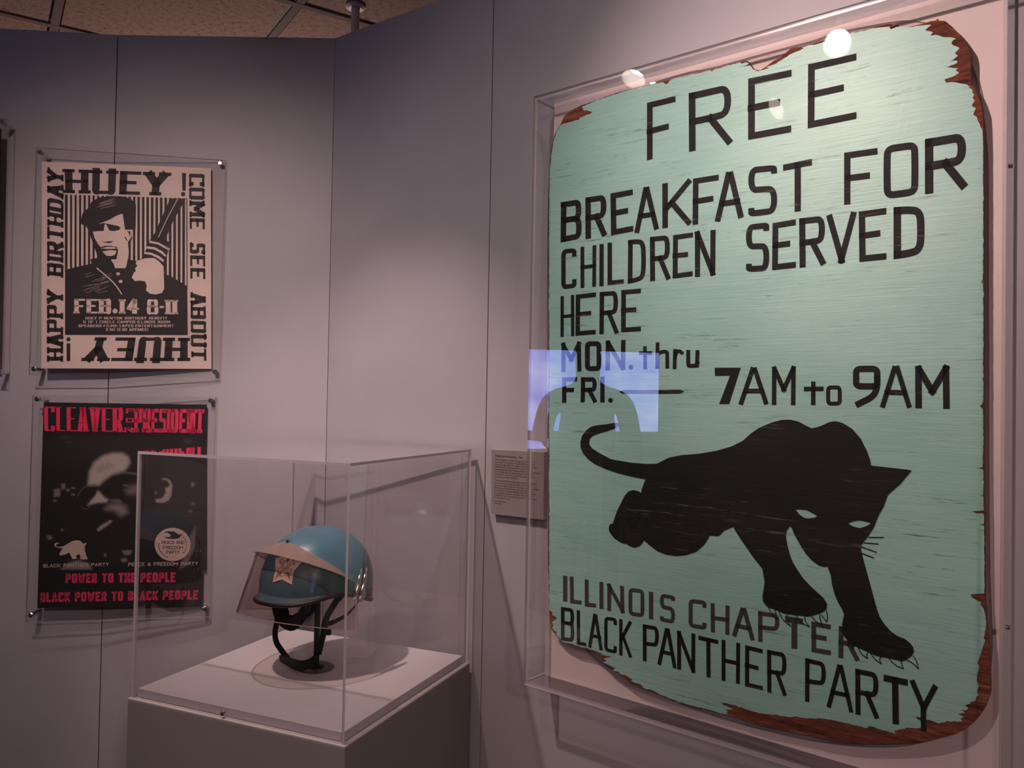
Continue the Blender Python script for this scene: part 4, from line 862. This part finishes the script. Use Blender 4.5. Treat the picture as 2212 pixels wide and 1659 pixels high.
# tape label at the back left
V, F = [], []
for i in range(9):
    ph = math.radians(112+i*3.1); r0 = shellp(ph, 1.30, .001); r1 = shellp(ph, 1.80, .001); V += [r0, r1]
F = [[2*i, 2*i+1, 2*i+3, 2*i+2] for i in range(8)]; tp_ = mesh('name_tape', V, F, M_rubber, root)
V, F = [], []
for g, (a0_, a1_) in enumerate(((114, 118.5), (121, 125.5), (128, 132.5))):
    def tq(a, t): return shellp(math.radians(a), 1.32+.46*t, .0018)
    am = (a0_+a1_)/2
    for q in (((a0_, .15), (a1_, .15), (a1_, .3), (a0_, .3)), ((am-.7, .3), (am+.7, .3), (am+.7, .85), (am-.7, .85))):
        k = len(V); V += [tq(*x) for x in q]; F.append([k, k+1, k+2, k+3])
mesh('tape_letters', V, F, M_orange, tp_)
# straps
def ribbon(name, pts, wdt, parent, wv, th=.0022, m=M_strap):
    """pts world points; wdt widths; wv the direction across the band"""
    P = [Vector(p) for p in pts]; n = len(P); V = []; F = []
    for i, p in enumerate(P):
        d = (P[min(i+1, n-1)]-P[max(i-1, 0)]).normalized(); a = Vector(wv[i] if isinstance(wv, list) else wv); a = (a-d*a.dot(d)).normalized(); q = d.cross(a)
        ww = wdt[i]/2 if isinstance(wdt, (list, tuple)) else wdt/2
        V += [p+a*ww+q*th/2, p-a*ww+q*th/2, p-a*ww-q*th/2, p+a*ww-q*th/2]
    for i in range(n-1):
        for k in range(4): F.append([4*i+k, 4*i+(k+1) % 4, 4*(i+1)+(k+1) % 4, 4*(i+1)+k])
    F += [[0, 1, 2, 3], [4*n-1, 4*n-2, 4*n-3, 4*n-4]]
    o = mesh(name, V, F, m, parent); fix(o); return o
def cr(pts, k=6):                            # Catmull-Rom through 3-D points
    P = [Vector(p) for p in pts]; P = [P[0]*2-P[1]]+P+[P[-1]*2-P[-2]]; out = []
    for i in range(1, len(P)-2):
        for j in range(k):
            t = j/k; a, b, c, d = P[i-1:i+3]; out.append(.5*((2*b)+(c-a)*t+(2*a-5*b+4*c-d)*t*t+(3*b-a-3*c+d)*t**3))
    out.append(P[-2]); return out
zk = lambda x, y, dy: ony(SB.y+dy, 480+x/4.147, 1100+y/4.147)
pts = cr([zk(515, 820, .045), zk(520, 900, .045), zk(555, 985, .04), (zk(620, 1020, .03)), zk(700, 980, .01), zk(760, 910, -.01), zk(800, 830, -.02)])
ribbon('head_pad', pts, [.034]*len(pts), root, [Vector((.3, 0, 1)) if 10 < i < 28 else Vector((1, .2, .2)) for i in range(len(pts))])
pts = cr([zk(500, 900, .045), zk(490, 1010, .045), zk(474, 1100, .04), zk(485, 1190, .03), zk(535, 1270, .01), zk(580, 1330, -.02)])
ribbon('chin_strap', pts, [.012]*len(pts), root, Vector((1, 0, .2)))
pts = cr([zk(1075, 720, -.055), zk(1035, 800, -.055), zk(985, 880, -.055), zk(940, 960, -.055), zk(915, 1040, -.05), zk(905, 1120, -.045), zk(880, 1220, -.045), zk(862, 1300, -.05)])
ribbon('chin_strap', pts, [.016, .018, .018, .019, .019, .018, .017]+[.013]*(len(pts)-7), root, Vector((1, 0, .3)))
pts = cr([zk(1240, 740, .045), zk(1232, 800, .04), zk(1180, 880, .01), zk(1110, 950, -.02), zk(1000, 1010, -.045), zk(930, 1030, -.052)])
ribbon('rear_strap', pts, .011, root, Vector((.6, 0, 1)))
pts = cr([zk(520, 1335, .0), zk(590, 1365, -.03), zk(660, 1395, -.06), zk(730, 1400, -.07), zk(800, 1365, -.065), zk(865, 1290, -.05)])
nn2 = len(pts); ribbon('chin_cup', pts, [.006+.018*math.sin(math.pi*min(1, (i+3)/(nn2+2)))**.7 for i in range(nn2)], root, Vector((0, -.3, 1)), .0035)
b = zk(945, 1090, -.056); V, F = hexa([b+Vector((x, -.003, z)) for x, z in ((-.008, -.009), (.007, -.009), (.008, .006), (-.007, .008))], [b+Vector((x, .003, z)) for x, z in ((-.008, -.009), (.007, -.009), (.008, .006), (-.007, .008))])
fix(mesh('buckle', V, F, M_blackm, root), .001, 1)
# stand
st = empty('helmet_stand', SB, label='black rod stand with a round brown base under the blue helmet', category='stand')
V, F = lathe([(.038, DZ+.0004), (.039, DZ+.002), (.037, DZ+.004), (.0, DZ+.004)], SB.x, SB.y, 40); mesh('base_plate', V, F, M_basem, st)
V, F = lathe([(.018, DZ+.0045), (.018, DZ+.007), (.008, DZ+.010), (.0066, DZ+.012), (.0066, HZ+.05), (.006, HZ+.055)], SB.x, SB.y, 20); mesh('stand_rod', V, F, M_blackm, st)
V, F = lathe([(.0, HZ+.0555), (.05, HZ+.056), (.05, HZ+.060), (.0, HZ+.061)], SB.x, SB.y, 20); mesh('crown_rest', V, F, M_blackm, st)

# ------------------------------------------------------------------ across the gallery: video screen and a visitor (seen only as reflections)
M_scr = mat('screen_picture', (.02, .02, .02), .3, emit=(.45, .55, 1.0), estr=3.6); N_, L_, b_ = nodes(M_scr)
_n = noise(M_scr, 3.2, 2, (1, 1, 2)); L_.new(ramp(M_scr, _n.outputs[0], [(.38, (.16, .22, .9)), (.55, (.32, .40, 1.0)), (.7, (.50, .56, 1.0))]).outputs[0], b_.inputs['Emission Color'])
scr = empty('video_screen', (-3.32, .6, EYE), label='glowing blue video screen on the far left of the gallery', category='screen')
V, F = hexa([Vector((-3.32, y, z)) for y, z in ((.06, EYE-.25), (1.12, EYE-.25), (1.12, EYE+.37), (.06, EYE+.37))], [Vector((-3.26, y, z)) for y, z in ((.06, EYE-.25), (1.12, EYE-.25), (1.12, EYE+.37), (.06, EYE+.37))])
fix(mesh('screen_housing', V, F, M_blackm, scr)); V, F = hexa([Vector((-3.259, y, z)) for y, z in ((.13, EYE-.20), (1.06, EYE-.20), (1.06, EYE+.315), (.13, EYE+.315))], [Vector((-3.256, y, z)) for y, z in ((.13, EYE-.20), (1.06, EYE-.20), (1.06, EYE+.315), (.13, EYE+.315))])
fix(mesh('screen_picture', V, F, M_scr, scr))
V, F = lathe([(.16, 0), (.16, .02), (.03, .03), (.03, EYE-.26)], -3.30, .59, 24); mesh('screen_stand', V, F, M_blackm, scr)
def skin(name, verts, edges, radii, m, parent=None, loc=(0, 0, 0), rz=0, sub=2):
    me = bpy.data.meshes.new(name); me.from_pydata(verts, edges, []); o = bpy.data.objects.new(name, me); C.objects.link(o)
    mo = o.modifiers.new('k', 'SKIN'); mo.use_smooth_shade = True
    for i, r in enumerate(radii): me.skin_vertices[0].data[i].radius = r if isinstance(r, tuple) else (r, r)
    me.skin_vertices[0].data[0].use_root = True; s = o.modifiers.new('s', 'SUBSURF'); s.levels = s.render_levels = sub
    me.materials.append(m)
    if parent: o.parent = parent
    else: o.location = loc; o.rotation_euler = (0, 0, rz)
    return o
M_cloth = mat('dark_jacket', (.02, .02, .03), .8); M_skin = mat('skin', (.30, .17, .12), .5); M_hair = mat('dark_hair', (.015, .01, .008), .6); M_trou = mat('dark_trousers', (.025, .025, .03), .8)
per = empty('person', (-2.6, .80, 0), label='person in a dark jacket standing before the blue screen', category='person'); per.rotation_euler = (0, 0, math.radians(100)); per.scale = (1.11,)*3
vb = [(0, 0, .98), (0, 0, 1.12), (0, 0, 1.30), (0, .01, 1.45), (0, .01, 1.53), (0, -.01, 1.62), (0, -.015, 1.72),
      (.10, 0, .92), (.11, -.01, .50), (.12, .02, .09), (.12, -.12, .04), (-.10, 0, .92), (-.11, -.01, .50), (-.12, .02, .09), (-.12, -.12, .04),
      (.19, .01, 1.43), (.25, .03, 1.15), (.23, -.08, .90), (.22, -.11, .82), (-.19, .01, 1.43), (-.25, .03, 1.15), (-.23, -.08, .90), (-.22, -.11, .82)]
eb = [(0, 1), (1, 2), (2, 3), (3, 4), (4, 5), (5, 6), (0, 7), (7, 8), (8, 9), (9, 10), (0, 11), (11, 12), (12, 13), (13, 14), (3, 15), (15, 16), (16, 17), (17, 18), (3, 19), (19, 20), (20, 21), (21, 22)]
rb = [(.15, .11), (.14, .10), (.165, .12), (.13, .09), .055, (.075, .09), (.07, .085), .085, .06, .045, .04, .085, .06, .045, .04, .065, .048, .032, .035, .065, .048, .032, .035]
skin('body', vb, eb, rb, M_cloth, per)
skin('hair', [(0, .02, 1.66), (0, .02, 1.735)], [(0, 1)], [(.082, .09), (.078, .085)], M_hair, per)
for sx in (-1, 1):
    for k in range(5):
        x = sx*(.222+(k-1.5)*.016 if k < 4 else .19); y = -.115; L = (.062, .072, .076, .066, .045)[k]
        pz = .80 if k < 4 else .83; skin('finger', [(x, y, pz), (x-sx*.004, y-.012, pz-L*.5), (x-sx*.01, y-.006, pz-L)], [(0, 1), (1, 2)], [.009, .008, .007], M_skin, per, sub=1)
